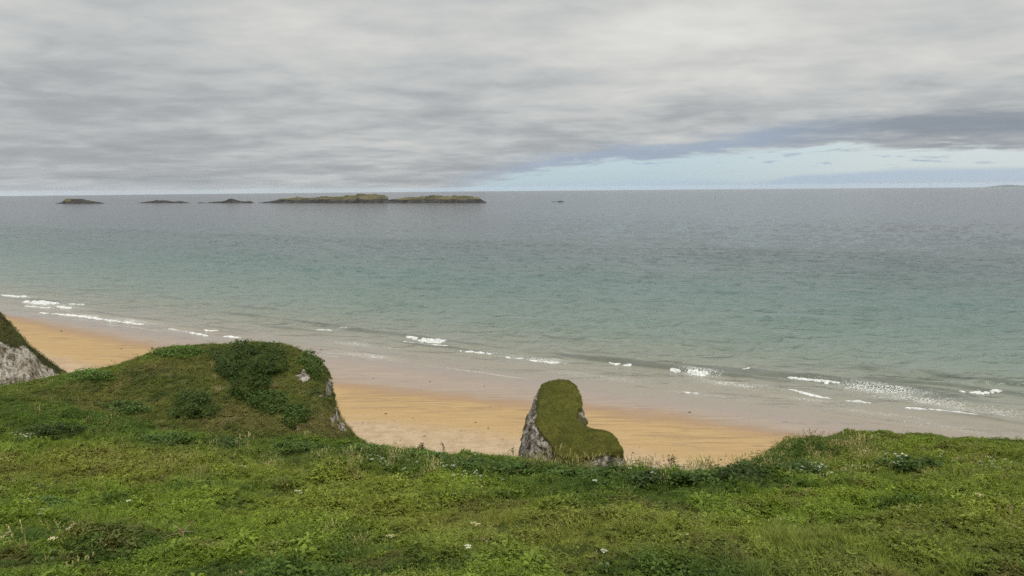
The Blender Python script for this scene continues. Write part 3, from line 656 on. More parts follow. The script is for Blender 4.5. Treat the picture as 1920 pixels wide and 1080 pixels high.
# ------------------------------------------------------------------ skerries
m_, n, o = mat('skerry rock and turf'); co = objco(n)
tz = n.attr('turf').outputs['Fac']
rc = n.ramp(n.noise(co, 0.045, 6, 0.7), [(0.36, (0.022, 0.022, 0.022)), (0.6, (0.075, 0.07, 0.062)), (0.72, (0.12, 0.11, 0.09))])
gc = n.ramp(n.noise(co, 0.02, 6, 0.7), [(0.36, (0.065, 0.066, 0.038)), (0.5, (0.125, 0.112, 0.060)), (0.66, (0.175, 0.150, 0.085))])
f = n.smooth(n.math('ADD', tz, n.math('MULTIPLY', n.math('SUBTRACT', n.noise(co, 0.05, 5, 0.7), 0.5), 0.9)), 0.42, 0.58)
principled(n, o, n.mix(f, rc, gc), 0.95, 0.05, bump(n, n.noise(co, 0.12, 6, 0.75), 1.0, 6.0)); M_SKERRY = m_
def islet(pts, base, label, turf, dep=60.0, seed=0, dist=None):
    """pts: skyline (px, height in px above the waterline row 'base')"""
    pts = np.array(pts, float); nx = max(60, int((pts[-1, 0] - pts[0, 0]) * 1.2)); px = np.linspace(pts[0, 0], pts[-1, 0], nx)
    hp = np.interp(px, pts[:, 0], pts[:, 1]); bs = base + (px - px[0]) * -0.0
    p0 = at_z(px, bs); scale = p0[:, 1] / F
    h = hp * scale * 1.02; h = h * (1 + 0.09 * fbm(px / 6, 0.3, oct=4, seed=300 + seed)) + 0.35 * vnoise(px / 1.5, .7, seed=seed)
    nv = 36; v = np.linspace(-1, 1, nv)
    wdt = dep * (0.35 + 0.65 * np.clip(hp / hp.max(), 0, 1))
    G = np.zeros((nx, nv, 3)); tf = np.zeros((nx, nv))
    for j, t in enumerate(v):
        yy = p0[:, 1] + wdt * (1 + t); G[:, j, 0] = p0[:, 0] * yy / p0[:, 1]; G[:, j, 1] = yy
        pr = np.clip(1 - np.abs(t) ** 2.2, 0, 1) ** 0.75 if t > 0 else np.clip(np.minimum((1 + t) / 0.85, 1), 0, 1) ** 0.55
        nz = fbm(G[:, j, 0] / 40, G[:, j, 1] / 25, oct=4, seed=320 + seed)
        G[:, j, 2] = np.maximum(h, 0) * pr * (1 + (0.35 * nz if t < -.15 else 0.1 * nz)) - 1.2
        tf[:, j] = turf * sstep(G[:, j, 2] / max(h.max(), 1), 0.22, 0.5) * np.clip(0.75 + 0.6 * fbm(px / 30, t, oct=2, seed=330 + seed), 0, 1.1)
    G[..., 2] -= (G[..., 1] ** 2) / (2 * REARTH)
    o = link('islet', mesh_np('islet', G.reshape(-1, 3), [grid_faces(nx, nv)], [M_SKERRY], {'turf': tf.ravel()}))
    return tag(o, label, 'island', 'rocky islands offshore')
islet([(99, 0), (108, 1.6), (116, 3), (120, 7), (126, 9), (134, 9.8), (140, 9), (150, 9), (158, 8.6), (165, 6), (180, 4), (190, 2.5), (199, 0)], 381.5, 'small humped green and white streaked islet, leftmost of the islands', 0.7, seed=1)
islet([(252, 0), (265, 1.5), (280, 3.6), (292, 4.8), (315, 4.8), (325, 3.0), (338, 3.8), (350, 2), (362, 0)], 380.5, 'low flat black reef between the leftmost islet and the long reef', 0.12, seed=2)
islet([(367, 0), (375, 2), (385, 1), (400, 2.6), (415, 3.4), (424, 4.6), (428, 7.2), (440, 7), (448, 4.5), (458, 3.2), (470, 4), (479, 0)], 380.5, 'black reef with a squat knob, just left of the largest island', 0.1, seed=3)
islet([(478, 0), (495, 2), (510, 4), (530, 8), (548, 10), (565, 10.6), (580, 9.6), (600, 10.5), (620, 11.5), (640, 12), (660, 13.5), (680, 15.5), (700, 16), (712, 15), (720, 14.6), (727, 11), (729, 6), (735, 7), (750, 8), (765, 10.5), (780, 10.5), (795, 12.5), (812, 14.5), (830, 13), (850, 12), (865, 13), (880, 12), (886, 12.4), (888, 10.4), (898, 10.2), (904, 6), (910, 3), (914, 0)], 380.5, 'largest island, long grassy humps ending in dark crags', 1.0, dep=90, seed=4)
islet([(1029, 0), (1036, 1.6), (1044, 1.4), (1049, 3.0), (1054, 2.4), (1061, 0)], 378.5, 'tiny dark rock awash alone to the right of the largest island', 0.0, dep=20, seed=5)

# far land on the horizon at the right, veiled by the air
m_, n, o = mat('far land'); principled(n, o, (0.10, 0.12, 0.11), 0.95, 0.02); M_FAR = m_
px = np.linspace(1835, 2300, 160); D = 46000.0
hpx = np.interp(px, [1835, 1850, 1868, 1880, 1893, 1910, 1930, 1990, 2060, 2150, 2300], [0, 1.5, 3.6, 4.6, 4.2, 3.0, 2.6, 5, 7, 4, 0])
a_ = np.arctan((px - 960) / F); G = np.zeros((160, 9, 3)); rad = D / np.cos(a_) * 0 + D
for j, t in enumerate(np.linspace(-1, 1, 9)):
    rj = rad + t * 2500; G[:, j, 0] = rj * np.sin(a_); G[:, j, 1] = rj * np.cos(a_)
    hidden = (rj - 22570.0) ** 2 / (2 * REARTH)
    G[:, j, 2] = -(rj ** 2) / (2 * REARTH) - 5 + (1 - t * t) * ((rj ** 2) / (2 * REARTH) + 40 - rj * 0.003545 + hpx * D / (F / np.cos(a_)))
o = link('distant_hills', mesh_np('distant_hills', G.reshape(-1, 3), [grid_faces(160, 9)], [M_FAR])); tag(o, kind='structure')

# channel buoy far out
bz = at_z(1341, 371); root = empty('buoy', tuple(bz)); root.scale = (.5, .5, .55); tag(root, 'dark channel buoy alone on the open sea right of centre near the horizon', 'buoy')
m_, n, o = mat('dark paint'); principled(n, o, (0.03, 0.035, 0.04), 0.6); M_DARK = m_
b = MB(); b.tube([(0, 0, -.5), (0, 0, 1.2), (0, 0, 1.4)], [2.2, 2.2, 1.4], 12); link('float', b.mesh('float', [M_DARK]), root)
b = MB(); b.tube([(0, 0, 1.3), (0, 0, 6), (0, 0, 8)], [1.5, .8, .5], 8); link('tower', b.mesh('tower', [M_DARK]), root)
b = MB(); b.tube([(0, 0, 8), (0, 0, 8.6), (0, 0, 10.2), (0, 0, 10.4)], [.2, 1.1, 1.1, .1], 8); link('topmark', b.mesh('topmark', [M_DARK]), root)

# ------------------------------------------------------------------ plants: templates kept outside the scene, spread as ground cover
TPL = bpy.data.collections.new('plant templates')
def template(k, b):
    o = bpy.data.objects.new('plant_%02d' % k, b.mesh('plant_%02d' % k, [M_LEAF])); TPL.objects.link(o)
rg = random.Random(5)
def rdir(zlo, zhi):
    a = rg.uniform(0, 6.2832); z_ = rg.uniform(zlo, zhi); h = math.sqrt(max(0, 1 - z_ * z_)); return np.array([h * math.cos(a), h * math.sin(a), z_])
def t_grass(n_, h):
    b = MB()
    for i in range(n_):
        d = rdir(0.75, 1.0); b.blade((rg.gauss(0, .06), rg.gauss(0, .06), -.03), d, h * rg.uniform(.55, 1.1), rg.uniform(.010, .018), rg.uniform(.1, .55), shade=rg.uniform(.75, 1.25))
    return b
def t_fern(nf, L):
    b = MB()
    for i in range(nf):
        a = 6.2832 * (i + rg.uniform(-.3, .3)) / nf; ca, sa_ = math.cos(a), math.sin(a); sh = rg.uniform(.75, 1.2); Lf = L * rg.uniform(.7, 1.1); rise = rg.uniform(.5, .95)
        npn = 7
        for k in range(1, npn + 1):
            t = k / npn; r = Lf * .75 * t; z_ = Lf * rise * (t - .55 * t * t)
            c = np.array([ca * r, sa_ * r, z_]); pl = Lf * .36 * (1 - t) ** .6 + .02
            for sg in (-1, 1):
                d = np.array([ca * .45 - sg * sa_ * .9, sa_ * .45 + sg * ca * .9, rg.uniform(-.1, .25)])
                b.leaf(c, d, pl, pl * .42, .25, shade=sh * rg.uniform(.85, 1.15))
    return b
def t_herb(n_, r, h, ll):
    b = MB()
    for i in range(n_):
        u = rdir(-.05, 1.0); base = np.array([u[0] * r, u[1] * r, h * (.25 + .75 * max(0, u[2])) * rg.uniform(.6, 1.05)])
        d = np.array([u[0], u[1], rg.uniform(-.15, .55)]); L = ll * rg.uniform(.7, 1.3); b.leaf(base, d + 1e-3, L, L * .62, .18, shade=rg.uniform(.75, 1.25))
    return b
def t_nettle(ns, h, ll):
    b = MB()
    for i in range(ns):
        p = np.array([rg.gauss(0, .09), rg.gauss(0, .09), 0]); lean = np.array([rg.gauss(0, .18), rg.gauss(0, .18), 1]); hh = h * rg.uniform(.6, 1.1)
        for k in range(6):
            t = (k + 1) / 6; c = p + lean * hh * t; a = k * 1.57 + rg.random()
            for q in (0, 3.1416):
                L = ll * (1.15 - .6 * t); b.leaf(c, (math.cos(a + q), math.sin(a + q), .15), L, L * .5, .35, shade=(.7 + .5 * t) * rg.uniform(.85, 1.15))
    return b
def t_seed(n_, h):
    b = MB()
    for i in range(n_):
        d = rdir(.86, 1.0); hh = h * rg.uniform(.6, 1.1); base = np.array([rg.gauss(0, .07), rg.gauss(0, .07), 0])
        b.blade(base, d, hh, .007, .2, shade=rg.uniform(.8, 1.1)); tip = base + d * hh * .92
        for k in range(3): b.leaf(tip + d * .03 * k, d + np.array([rg.gauss(0, .3), rg.gauss(0, .3), 0]), .09, .02, .3, shade=rg.uniform(.9, 1.3))
    return b
TP = [t_grass(26, .30), t_grass(20, .42), t_grass(34, .20), t_fern(7, .42), t_fern(9, .34), t_fern(7, .44), t_herb(34, .20, .22, .085), t_herb(26, .16, .30, .11), t_herb(44, .24, .16, .06), t_nettle(5, .42, .10), t_nettle(7, .32, .085), t_seed(12, .50), t_herb(30, .2, .2, .105)]
for k, b in enumerate(TP): template(k, b)

ng = bpy.data.node_groups.new('spread plants', 'GeometryNodeTree')
ng.interface.new_socket('Geometry', in_out='INPUT', socket_type='NodeSocketGeometry'); ng.interface.new_socket('Geometry', in_out='OUTPUT', socket_type='NodeSocketGeometry')
gi = ng.nodes.new('NodeGroupInput'); go = ng.nodes.new('NodeGroupOutput'); ci = ng.nodes.new('GeometryNodeCollectionInfo')
ci.inputs['Collection'].default_value = TPL; ci.inputs['Separate Children'].default_value = True; ci.inputs['Reset Children'].default_value = True
ip = ng.nodes.new('GeometryNodeInstanceOnPoints'); ip.inputs['Pick Instance'].default_value = True
def named(nm, ty):
    q = ng.nodes.new('GeometryNodeInputNamedAttribute'); q.data_type = ty; q.inputs['Name'].default_value = nm; return q.outputs['Attribute']
er = ng.nodes.new('FunctionNodeEulerToRotation')
ng.links.new(named('rot', 'FLOAT_VECTOR'), er.inputs[0]); ng.links.new(er.outputs[0], ip.inputs['Rotation'])
ng.links.new(named('size', 'FLOAT_VECTOR'), ip.inputs['Scale']); ng.links.new(named('pick', 'INT'), ip.inputs['Instance Index'])
ng.links.new(gi.outputs[0], ip.inputs['Points']); ng.links.new(ci.outputs[0], ip.inputs['Instance']); ng.links.new(ip.outputs[0], go.inputs[0])

def spread(name, P3, N3, pick, size, tint, parent=None, label=None):
    n_ = len(P3); me = bpy.data.meshes.new(name); me.vertices.add(n_); me.vertices.foreach_set('co', np.asarray(P3, np.float32).ravel())
    rot = np.column_stack([np.clip(-N3[:, 1] * .55, -.7, .7) + RNG.normal(0, .12, n_), np.clip(N3[:, 0] * .55, -.7, .7) + RNG.normal(0, .12, n_), RNG.uniform(0, 6.283, n_)])
    # XYZ euler: spin first about z, then lean with the slope
    cz, sz = np.cos(rot[:, 2]), np.sin(rot[:, 2]); rx = rot[:, 0].copy(); ry = rot[:, 1].copy()
    rot[:, 0] = rx * cz + ry * sz; rot[:, 1] = -rx * sz + ry * cz
    sz3 = np.column_stack([size * RNG.uniform(.85, 1.15, n_), size * RNG.uniform(.85, 1.15, n_), size * RNG.uniform(.75, 1.25, n_)])
    me.attributes.new('rot', 'FLOAT_VECTOR', 'POINT').data.foreach_set('vector', rot.astype(np.float32).ravel())
    me.attributes.new('size', 'FLOAT_VECTOR', 'POINT').data.foreach_set('vector', sz3.astype(np.float32).ravel())
    me.attributes.new('tint', 'FLOAT_VECTOR', 'POINT').data.foreach_set('vector', np.asarray(tint, np.float32).ravel())
    me.attributes.new('pick', 'INT', 'POINT').data.foreach_set('value', np.asarray(pick, np.int32))
    o = link(name, me, parent); md = o.modifiers.new('spread', 'NODES'); md.node_group = ng; o['kind'] = 'stuff'
    return o
def sample(Vg, nu, nv, dens, jmax):
    """random points on a structured grid surface; dens gives plants per square metre from cell centres"""
    G = Vg.reshape(nu, nv, 3)[:, :jmax]
    a = G[:-1, :-1]; b = G[1:, :-1]; c_ = G[1:, 1:]; d = G[:-1, 1:]
    cr_ = np.cross(c_ - a, d - b) / 2; ar = np.linalg.norm(cr_, axis=-1); nr = cr_ / (ar[..., None] + 1e-9); nr *= np.sign(nr[..., 2:] + 1e-9)
    ce = (a + b + c_ + d) / 4; ex_ = ar * dens(ce); k = RNG.poisson(np.clip(ex_, 0, 400))
    idx = np.repeat(np.arange(k.size), k.ravel()); u = RNG.random(len(idx))[:, None]; v = RNG.random(len(idx))[:, None]
    A, B_, C_, D_ = (q.reshape(-1, 3)[idx] for q in (a, b, c_, d))
    return A * (1 - u) * (1 - v) + B_ * u * (1 - v) + C_ * u * v + D_ * (1 - u) * v, nr.reshape(-1, 3)[idx]
def pblob(px, py, cx, cy, rx, ry): return np.exp(-(((px - cx) / rx) ** 2 + ((py - cy) / ry) ** 2))

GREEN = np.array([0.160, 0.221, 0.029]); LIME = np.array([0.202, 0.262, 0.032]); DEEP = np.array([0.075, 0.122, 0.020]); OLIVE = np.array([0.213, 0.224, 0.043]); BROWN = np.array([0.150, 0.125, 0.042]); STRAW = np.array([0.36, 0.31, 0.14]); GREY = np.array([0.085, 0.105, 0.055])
def lerp(a, b, f): return a + (b - a) * np.clip(f, 0, 1)[:, None]

THICKETS = [
 (468, 692, 66, 50, 'largest dark bramble thicket, high on the right half of the headland', .75, .85),
 (588, 683, 24, 24, 'dark bramble thicket at the top right corner of the headland', .55, .85),
 (365, 768, 42, 25, 'round dark bramble thicket at the foot of the headland', .8, .8),
 (240, 772, 40, 12, 'low dark bramble thicket in the hollow left of the round one', .45, .9),
 (555, 782, 30, 20, 'small bramble thicket low on the headland below the white rock patch', .45, 1.0),
 (500, 756, 40, 20, 'patchy bramble thicket under the largest one on the headland', .4, 1.05),
 (330, 664, 56, 9, 'thin bright bramble strip along the left skyline of the headland', .3, 1.7),
 (170, 708, 44, 9, 'low bramble strip on the left shoulder of the headland, beside the chalk cliff', .35, 1.6),
 (690, 850, 46, 9, 'bramble thicket on the lip just right of the headland foot', .2, 1.15),
 (796, 864, 52, 9, 'dark bramble thicket behind the left drift of white flowers', .2, 1.0),
 (885, 878, 44, 9, 'small dark bramble thicket between the white flower drifts', .2, .9),
 (962, 887, 46, 9, 'dark bramble thicket just left of the foot of the sea stack', .2, .95),
 (1055, 899, 46, 8, 'bramble thicket along the lip directly below the sea stack', .2, 1.1),
 (1138, 902, 46, 9, 'dark bramble thicket below the right foot of the sea stack', .22, .95),
 (1209, 912, 38, 8, 'dark bramble thicket left of the dead stalk', .22, .85),
 (1300, 911, 42, 9, 'bramble thicket between the dead stalk and the broad dark thicket', .22, .9),
 (1392, 905, 62, 14, 'broad dark bramble thicket at the cliff edge right of the dead stalk', .35, .72),
 (1500, 893, 54, 11, 'dark bramble thicket beside the pale flowers left of the right clifftop', .3, .85),
 (1700, 880, 70, 7, 'low dark bramble strip under the flower drift on the right clifftop', .15, 1.0),
 (310, 832, 56, 11, 'dark bramble thicket on the left bank above the green meadow', .3, .95),
 (430, 838, 50, 10, 'dark bramble thicket on the bank between the two thickets left of centre', .25, 1.0),
 (560, 846, 56, 10, 'dark bramble thicket on the bank below the right end of the headland', .3, .95),
 (110, 815, 60, 11, 'dark bramble thicket on the left bank near the picture edge', .3, .95),
 (90, 955, 50, 14, 'dark leafy clump by the cream flowers at the lower left', .1, 1.3)]
def outside_thickets(px, py):
    k = np.ones(len(px), bool)
    for (cx, cy, rx, ry, *_) in THICKETS: k &= ((px - cx) / rx) ** 2 + ((py - cy) / ry) ** 2 > .72
    return k

# hillside cover
def dens_h(ce):
    d = ce[..., 1]; px, py = project(ce.reshape(-1, 3)); ok = ((px > -420) & (px < 2380)).reshape(d.shape)
    return np.where(ok, np.interp(d, [5, 9, 11, 16, 30, 45], [22, 40, 76, 66, 38, 32]), 0)
jm = int(np.searchsorted(tl, 1.09))
P3, N3 = sample(HV, len(cols), len(tl), dens_h, jm)
px, py = project(P3); k_ = outside_thickets(px, py); P3, N3, px, py = P3[k_], N3[k_], px[k_], py[k_]
a1 = fbm(P3[:, 0] / 5.0, P3[:, 1] / 5.0, oct=3, seed=400); a2 = fbm(P3[:, 0] / 2.0, P3[:, 1] / 2.0, oct=3, seed=410); a3 = fbm(P3[:, 0] / 1.0, P3[:, 1] / 1.0, oct=2, seed=420); a4 = fbm(P3[:, 0] / 7.0, P3[:, 1] / 7.0, oct=2, seed=430)
tint = np.repeat(GREEN[None], len(P3), 0)
tint = lerp(tint, LIME, 0.75 * sstep(a1, 0.0, 0.45) + 0.8 * pblob(px, py, 480, 930, 420, 55) + .35 * pblob(px, py, 1000, 920, 250, 40) + .5 * pblob(px, py, 1460, 980, 90, 60))
tint = lerp(tint, DEEP, 0.85 * sstep(a2, 0.08, 0.42) + 0.25 * sstep(py, 960, 1080))
tint = lerp(tint, DEEP * .9, .8 * pblob(px, py, 1490, 1012, 60, 14) + .7 * pblob(px, py, 1720, 985, 90, 16) + .8 * pblob(px, py, 985, 930, 40, 10) + .6 * pblob(px, py, 690, 985, 60, 10) + .5 * pblob(px, py, 1330, 960, 70, 9))
tint = lerp(tint, OLIVE, 0.55 * sstep(a4, 0.08, 0.42) + .45 * pblob(px, py, 900, 1010, 300, 60) + .6 * pblob(px, py, 1550, 855, 110, 25) + .5 * pblob(px, py, 250, 880, 300, 30) + .5 * pblob(px, py, 1850, 910, 150, 30))
tint = lerp(tint, BROWN, 0.6 * sstep(a3, 0.30, 0.6))
# hedge bank along the cliff edge: dark leafy growth with its shade tinted in
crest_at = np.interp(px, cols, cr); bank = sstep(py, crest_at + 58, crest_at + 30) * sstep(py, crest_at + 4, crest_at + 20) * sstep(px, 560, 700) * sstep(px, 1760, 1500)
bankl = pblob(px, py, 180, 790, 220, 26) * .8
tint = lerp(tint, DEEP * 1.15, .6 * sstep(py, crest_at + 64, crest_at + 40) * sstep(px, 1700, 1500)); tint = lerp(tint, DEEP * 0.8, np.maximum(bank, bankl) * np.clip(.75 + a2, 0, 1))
pr = RNG.random(len(P3)); bb = np.maximum(bank, bankl)
typ = a1 * .5 + a3 * .5 + RNG.normal(0, .16, len(P3))
pick = np.select([(bb > .4) & (pr < .8), typ < -.22, typ < -.05, typ < .12, typ < .3], [RNG.choice([6, 8, 8, 10], len(P3)), RNG.choice([0, 1, 2], len(P3)), RNG.choice([6, 8, 2, 10], len(P3)), RNG.choice([3, 4, 5, 4], len(P3)), RNG.choice([10, 10, 7], len(P3))], RNG.choice([6, 12, 4], len(P3)))
size = RNG.uniform(.75, 1.2, len(P3)) * np.interp(P3[:, 1], [10, 15, 26], [.70, .76, 1.0]) * np.where(bb > .4, 1.05, 1.0) * (1 - .35 * sstep(np.abs(P3[:, 1] - np.interp(px, cols, cdp)), 3.0, .8)) * (0.5 + 0.95 * sstep(fbm(P3[:, 0] / 1.3, P3[:, 1] / 1.3, oct=2, seed=440), -.45, .5))
dryp = RNG.random(len(P3)) < (0.004 + .10 * pblob(px, py, 1560, 850, 70, 14) + .05 * pblob(px, py, 1240, 890, 600, 16) + .10 * pblob(px, py, 250, 775, 90, 16) + .10 * pblob(px, py, 480, 805, 160, 16))
pick[dryp] = 11; tint[dryp] = STRAW * RNG.uniform(.6, 1.1, (dryp.sum(), 1))
print('hillside plants', len(P3))
near_m = P3[:, 1] < 24
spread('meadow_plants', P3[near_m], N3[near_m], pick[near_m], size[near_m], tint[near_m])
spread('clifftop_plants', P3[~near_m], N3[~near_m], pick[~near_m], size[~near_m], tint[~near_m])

# headland cover
rkG = rk
def dens_d(ce):
    px, py = project(ce.reshape(-1, 3)); ok = (px > -330).reshape(ce.shape[:-1])
    r = (rkG[:-1, :-1] + rkG[1:, 1:])[:, :ce.shape[1]] / 2
    return np.where(ok, 34.0 * sstep(r, .55, .25), 0)
jm = int(np.searchsorted(tl2, 1.22))
P3, N3 = sample(DV, len(hcol), len(tl2), dens_d, jm)
px, py = project(P3); k_ = outside_thickets(px, py); P3, N3, px, py = P3[k_], N3[k_], px[k_], py[k_]
a1 = fbm(P3[:, 0] / 3.5, P3[:, 1] / 3.5, P3[:, 2] / 3.5, oct=3, seed=450); a2 = fbm(P3[:, 0] / 1.5, P3[:, 1] / 1.5, P3[:, 2] / 1.5, oct=3, seed=455)
HG = np.array([0.135, 0.155, 0.030])
tint = np.repeat(HG[None], len(P3), 0)
tint = lerp(tint, np.array([0.185, 0.175, 0.045]), .8 * sstep(a1, .0, .4)); tint = lerp(tint, np.array([0.07, 0.10, 0.020]), .9 * sstep(a2, .05, .4))
ridge = np.interp(px, HC[:, 0], HC[:, 1]); tint = lerp(tint, np.array([0.14, 0.21, 0.030]), .8 * sstep(py, ridge + 26, ridge + 6) * sstep(px, 440, 300) * np.clip(.8 + a2, 0, 1))
tint = lerp(tint, np.array([0.26, 0.20, 0.08]), .75 * pblob(px, py, 625, 790, 38, 22) + .6 * pblob(px, py, 450, 775, 40, 18) + .5 * pblob(px, py, 555, 800, 70, 14) + .5 * pblob(px, py, 300, 690, 60, 12) + .55 * pblob(px, py, 510, 732, 10, 14))
pick = np.where(RNG.random(len(P3)) < .62, RNG.choice([0, 2, 2, 1], len(P3)), RNG.choice([6, 8, 10, 4], len(P3)))
size = RNG.uniform(.6, 1.05, len(P3)) * np.where(px > 600, .75, 1.0)
dryp = RNG.random(len(P3)) < (.02 + .25 * pblob(px, py, 630, 785, 26, 22) + .2 * pblob(px, py, 470, 800, 150, 12)); pick[dryp] = 11; tint[dryp] = STRAW * RNG.uniform(.5, .9, (dryp.sum(), 1))
print('headland plants', len(P3))
spread('headland_plants', P3, N3, pick, size, tint)

# short turf on the stack
tri_ = np.vstack([capV[cf2], fr[:, [0, 4, 4]].reshape(-1, 3, 3) * 0 + fr[:, :1].repeat(3, 1)]); nr_ = np.cross(tri_[:, 1] - tri_[:, 0], tri_[:, 2] - tri_[:, 0]); ar_ = np.linalg.norm(nr_, axis=1) / 2
k_ = RNG.poisson(ar_ * 30); idx = np.repeat(np.arange(len(k_)), k_); q1, q2 = RNG.random(len(idx)), RNG.random(len(idx)); fl_ = q1 + q2 > 1; q1[fl_], q2[fl_] = 1 - q1[fl_], 1 - q2[fl_]
P3 = tri_[idx, 0] + (tri_[idx, 1] - tri_[idx, 0]) * q1[:, None] + (tri_[idx, 2] - tri_[idx, 0]) * q2[:, None]; N3 = nr_[idx] / (2 * ar_[idx])[:, None]
ei = RNG.integers(0, NO, 900); ej = RNG.integers(0, 6, 900); P3 = np.vstack([P3, fr[ei, ej]]); N3 = np.vstack([N3, np.column_stack([nor[ei], np.full(900, .8)])])
a1 = fbm(P3[:, 0] / 2.5, P3[:, 1] / 2.5, oct=3, seed=470)
tint = lerp(np.repeat(np.array([[0.128, 0.122, 0.020]]), len(P3), 0), np.array([0.165, 0.158, 0.026]), .8 * sstep(a1, -.1, .35)); tint = lerp(tint, np.array([.14, .10, .04]), .8 * sstep(a1, -.15, -.45))
st_root = bpy.data.objects['sea_stack']
spread('turf', P3 - rv, N3, RNG.choice([2, 2, 0, 8], len(P3)), RNG.uniform(.28, .6, len(P3)), tint, st_root)

# turf on the chalk cliff, and the odd tuft rooted in its face
P3, N3 = sample(ql.reshape(-1, 3), len(qcol), NQ, lambda ce: np.where((ce[..., 0] < -40) & (ce[..., 0] > -150), np.where((rq[:-1, :-1] + rq[1:, 1:])[:, :ce.shape[1]] < .95, 7.0, .9 * sstep(fbm(ce[..., 0] / 2, ce[..., 1] / 2, ce[..., 2] / 2, oct=2, seed=481), -.1, .3)), 0), int(NQ * .56))
a1 = fbm(P3[:, 0] / 3, P3[:, 1] / 3, P3[:, 2] / 3, oct=3, seed=480)
tint = lerp(np.repeat(np.array([[0.085, 0.105, 0.022]]), len(P3), 0), np.array([0.14, 0.125, 0.04]), .8 * sstep(a1, -.05, .35))
spread('cliff_turf', P3, N3, RNG.choice([0, 2, 6, 8], len(P3)), RNG.uniform(.8, 1.5, len(P3)), tint, bpy.data.objects['chalk_cliff'])

# ------------------------------------------------------------------ bramble thickets: leafy mounds on the slopes
def thicket(px, py, rx, ry, label, lift=0.55, leaf=.19, n_=None, tone=1.0):
    lift = lift * 1.1 + .2
    """a mound of leaves over an ellipse of the slope (rx, ry in photo pixels at that place)"""
    h0, nn_ = hit(px, py)
    if h0 is None: return
    b = MB(); k = 0; d0 = h0.y; want = n_ or int(np.clip(rx * ry * (d0 / F) ** 2 * 3.14 * 4.2 / (leaf * leaf) * 2.0, 500, 9000))
    for _ in range(want * 2):
        if k >= want: break
        a = rg.uniform(0, 6.2832); q = math.sqrt(rg.random()); q *= 1 + .22 * math.sin(a * 3 + px) + .12 * math.sin(a * 7 + py)
        h, nn_ = hit(px + rx * q * math.cos(a), py + ry * q * math.sin(a))
        if h is None or abs(h.y - d0) > 9: continue
        if nn_.z < 0: nn_ = -nn_
        p = np.array(h) - np.array(h0); N_ = np.array(nn_); N_ = N_ * .6 + np.array([0, -.1, .5])
        dome = math.sqrt(max(0, 1 - min(1, q) ** 2)); lump = .75 + .5 * float(fbm(h.x / .55, h.y / .55, h.z / .55, oct=2, seed=500))
        dep = rg.random() ** .5
        p = p + N_ * (lift * (.25 + .75 * dome) * lump * dep + .08)
        d = rdir(-.1, .7); d[1] -= .45
        L = leaf * rg.uniform(.7, 1.3); b.leaf(p, d, L, L * .7, .2, shade=tone * rg.uniform(.55, 1.6)); k += 1
    if k == 0: return
    nr_, na_ = 6, 22; core = []
    for i in range(na_):
        for j in range(nr_ + 1):
            q = j / nr_; a = 6.2832 * i / na_; qq = q * (1 + .22 * math.sin(a * 3 + px) + .12 * math.sin(a * 7 + py)); h, nn_ = hit(px + rx * qq * math.cos(a), py + ry * qq * math.sin(a))
            while h is None or abs(h.y - d0) > 9:
                qq *= .8; h, nn_ = hit(px + rx * qq * math.cos(a), py + ry * qq * math.sin(a))
                if qq < .02: h, nn_ = Vector(h0), Vector((0, 0, 1))
            if nn_.z < 0: nn_ = -nn_
            N_ = Vector(nn_) * .6 + Vector((0, -.1, .5)); core.append(Vector(h) - Vector(h0) + N_ * (lift * .45 * math.sqrt(max(0, 1 - q * q)) - .12 * (q > .9)))
    b.add([tuple(c_) for c_ in core], quads=[(i * (nr_ + 1) + j, ((i + 1) % na_) * (nr_ + 1) + j, ((i + 1) % na_) * (nr_ + 1) + j + 1, i * (nr_ + 1) + j + 1) for i in range(na_) for j in range(nr_)], mat=1)
    o = link('bramble_thicket', b.mesh('bramble_thicket', [M_BRAMBLE, M_TURF])); o.location = h0
    tag(o, label, 'bush', 'bramble thickets on the slopes')
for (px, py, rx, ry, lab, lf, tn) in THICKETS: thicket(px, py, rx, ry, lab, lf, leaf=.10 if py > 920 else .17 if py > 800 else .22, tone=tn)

# ------------------------------------------------------------------ dry grass tufts, flowers, stalks
def dry_tuft(seed):
    q = random.Random(seed); b = MB()
    for i in range(60):
        a = q.uniform(0, 6.28); h_ = q.uniform(.1, .6); b.blade((q.gauss(0, .14), q.gauss(0, .10), -.05), (math.cos(a) * h_, math.sin(a) * h_, 1), q.uniform(.4, .95), .022, q.uniform(.2, .7), shade=q.uniform(.6, 1.15))
    return b.mesh('dry_grass_tuft', [M_STRAW])
dt = [dry_tuft(k) for k in range(4)]
TUFTS = [(398, 690, 1.0, 'tall pale dry grass tuft at the top of the pale streak on the headland'), (403, 712, 1.15, 'pale dry grass tuft in the middle of the pale streak on the headland'), (410, 735, .9, 'pale dry grass tuft at the bottom of the pale streak on the headland'), (345, 722, .6, 'small lone dry grass tuft on the left face of the headland'),
         (316, 708, .55, 'short dry grass tuft highest on the left face of the headland'), (515, 728, .8, 'brownish dry grass tuft under the largest bramble thicket'), (300, 797, .7, 'dry grass tuft on the bank at the foot of the headland, leftmost'), (420, 796, .8, 'dry grass tuft right of the round bramble thicket'), (560, 808, .7, 'dry grass tuft on the bank below the small bramble thicket'),
         (622, 800, .8, 'dry grass tuft at the right foot of the headland'), (1572, 836, .8, 'pale dry grass tuft on the right clifftop, left one of two'), (1545, 835, .7, 'pale dry grass tuft on the edge of the right clifftop, nearest to the beach'), (1600, 842, .8, 'pale dry grass tuft on the right clifftop, right one of two')]
for k, (px, py, s_, lab) in enumerate(TUFTS):
    h, nn_ = hit(px, py)
    if h is None: continue
    o = link('dry_grass_tuft', dt[k % 4]); o.location = h; o.scale = (s_,) * 3; o.rotation_euler = (rg.uniform(0, .3), rg.uniform(-.2, .2), rg.uniform(0, 6)); tag(o, lab, 'dry grass', 'dry grass tufts')

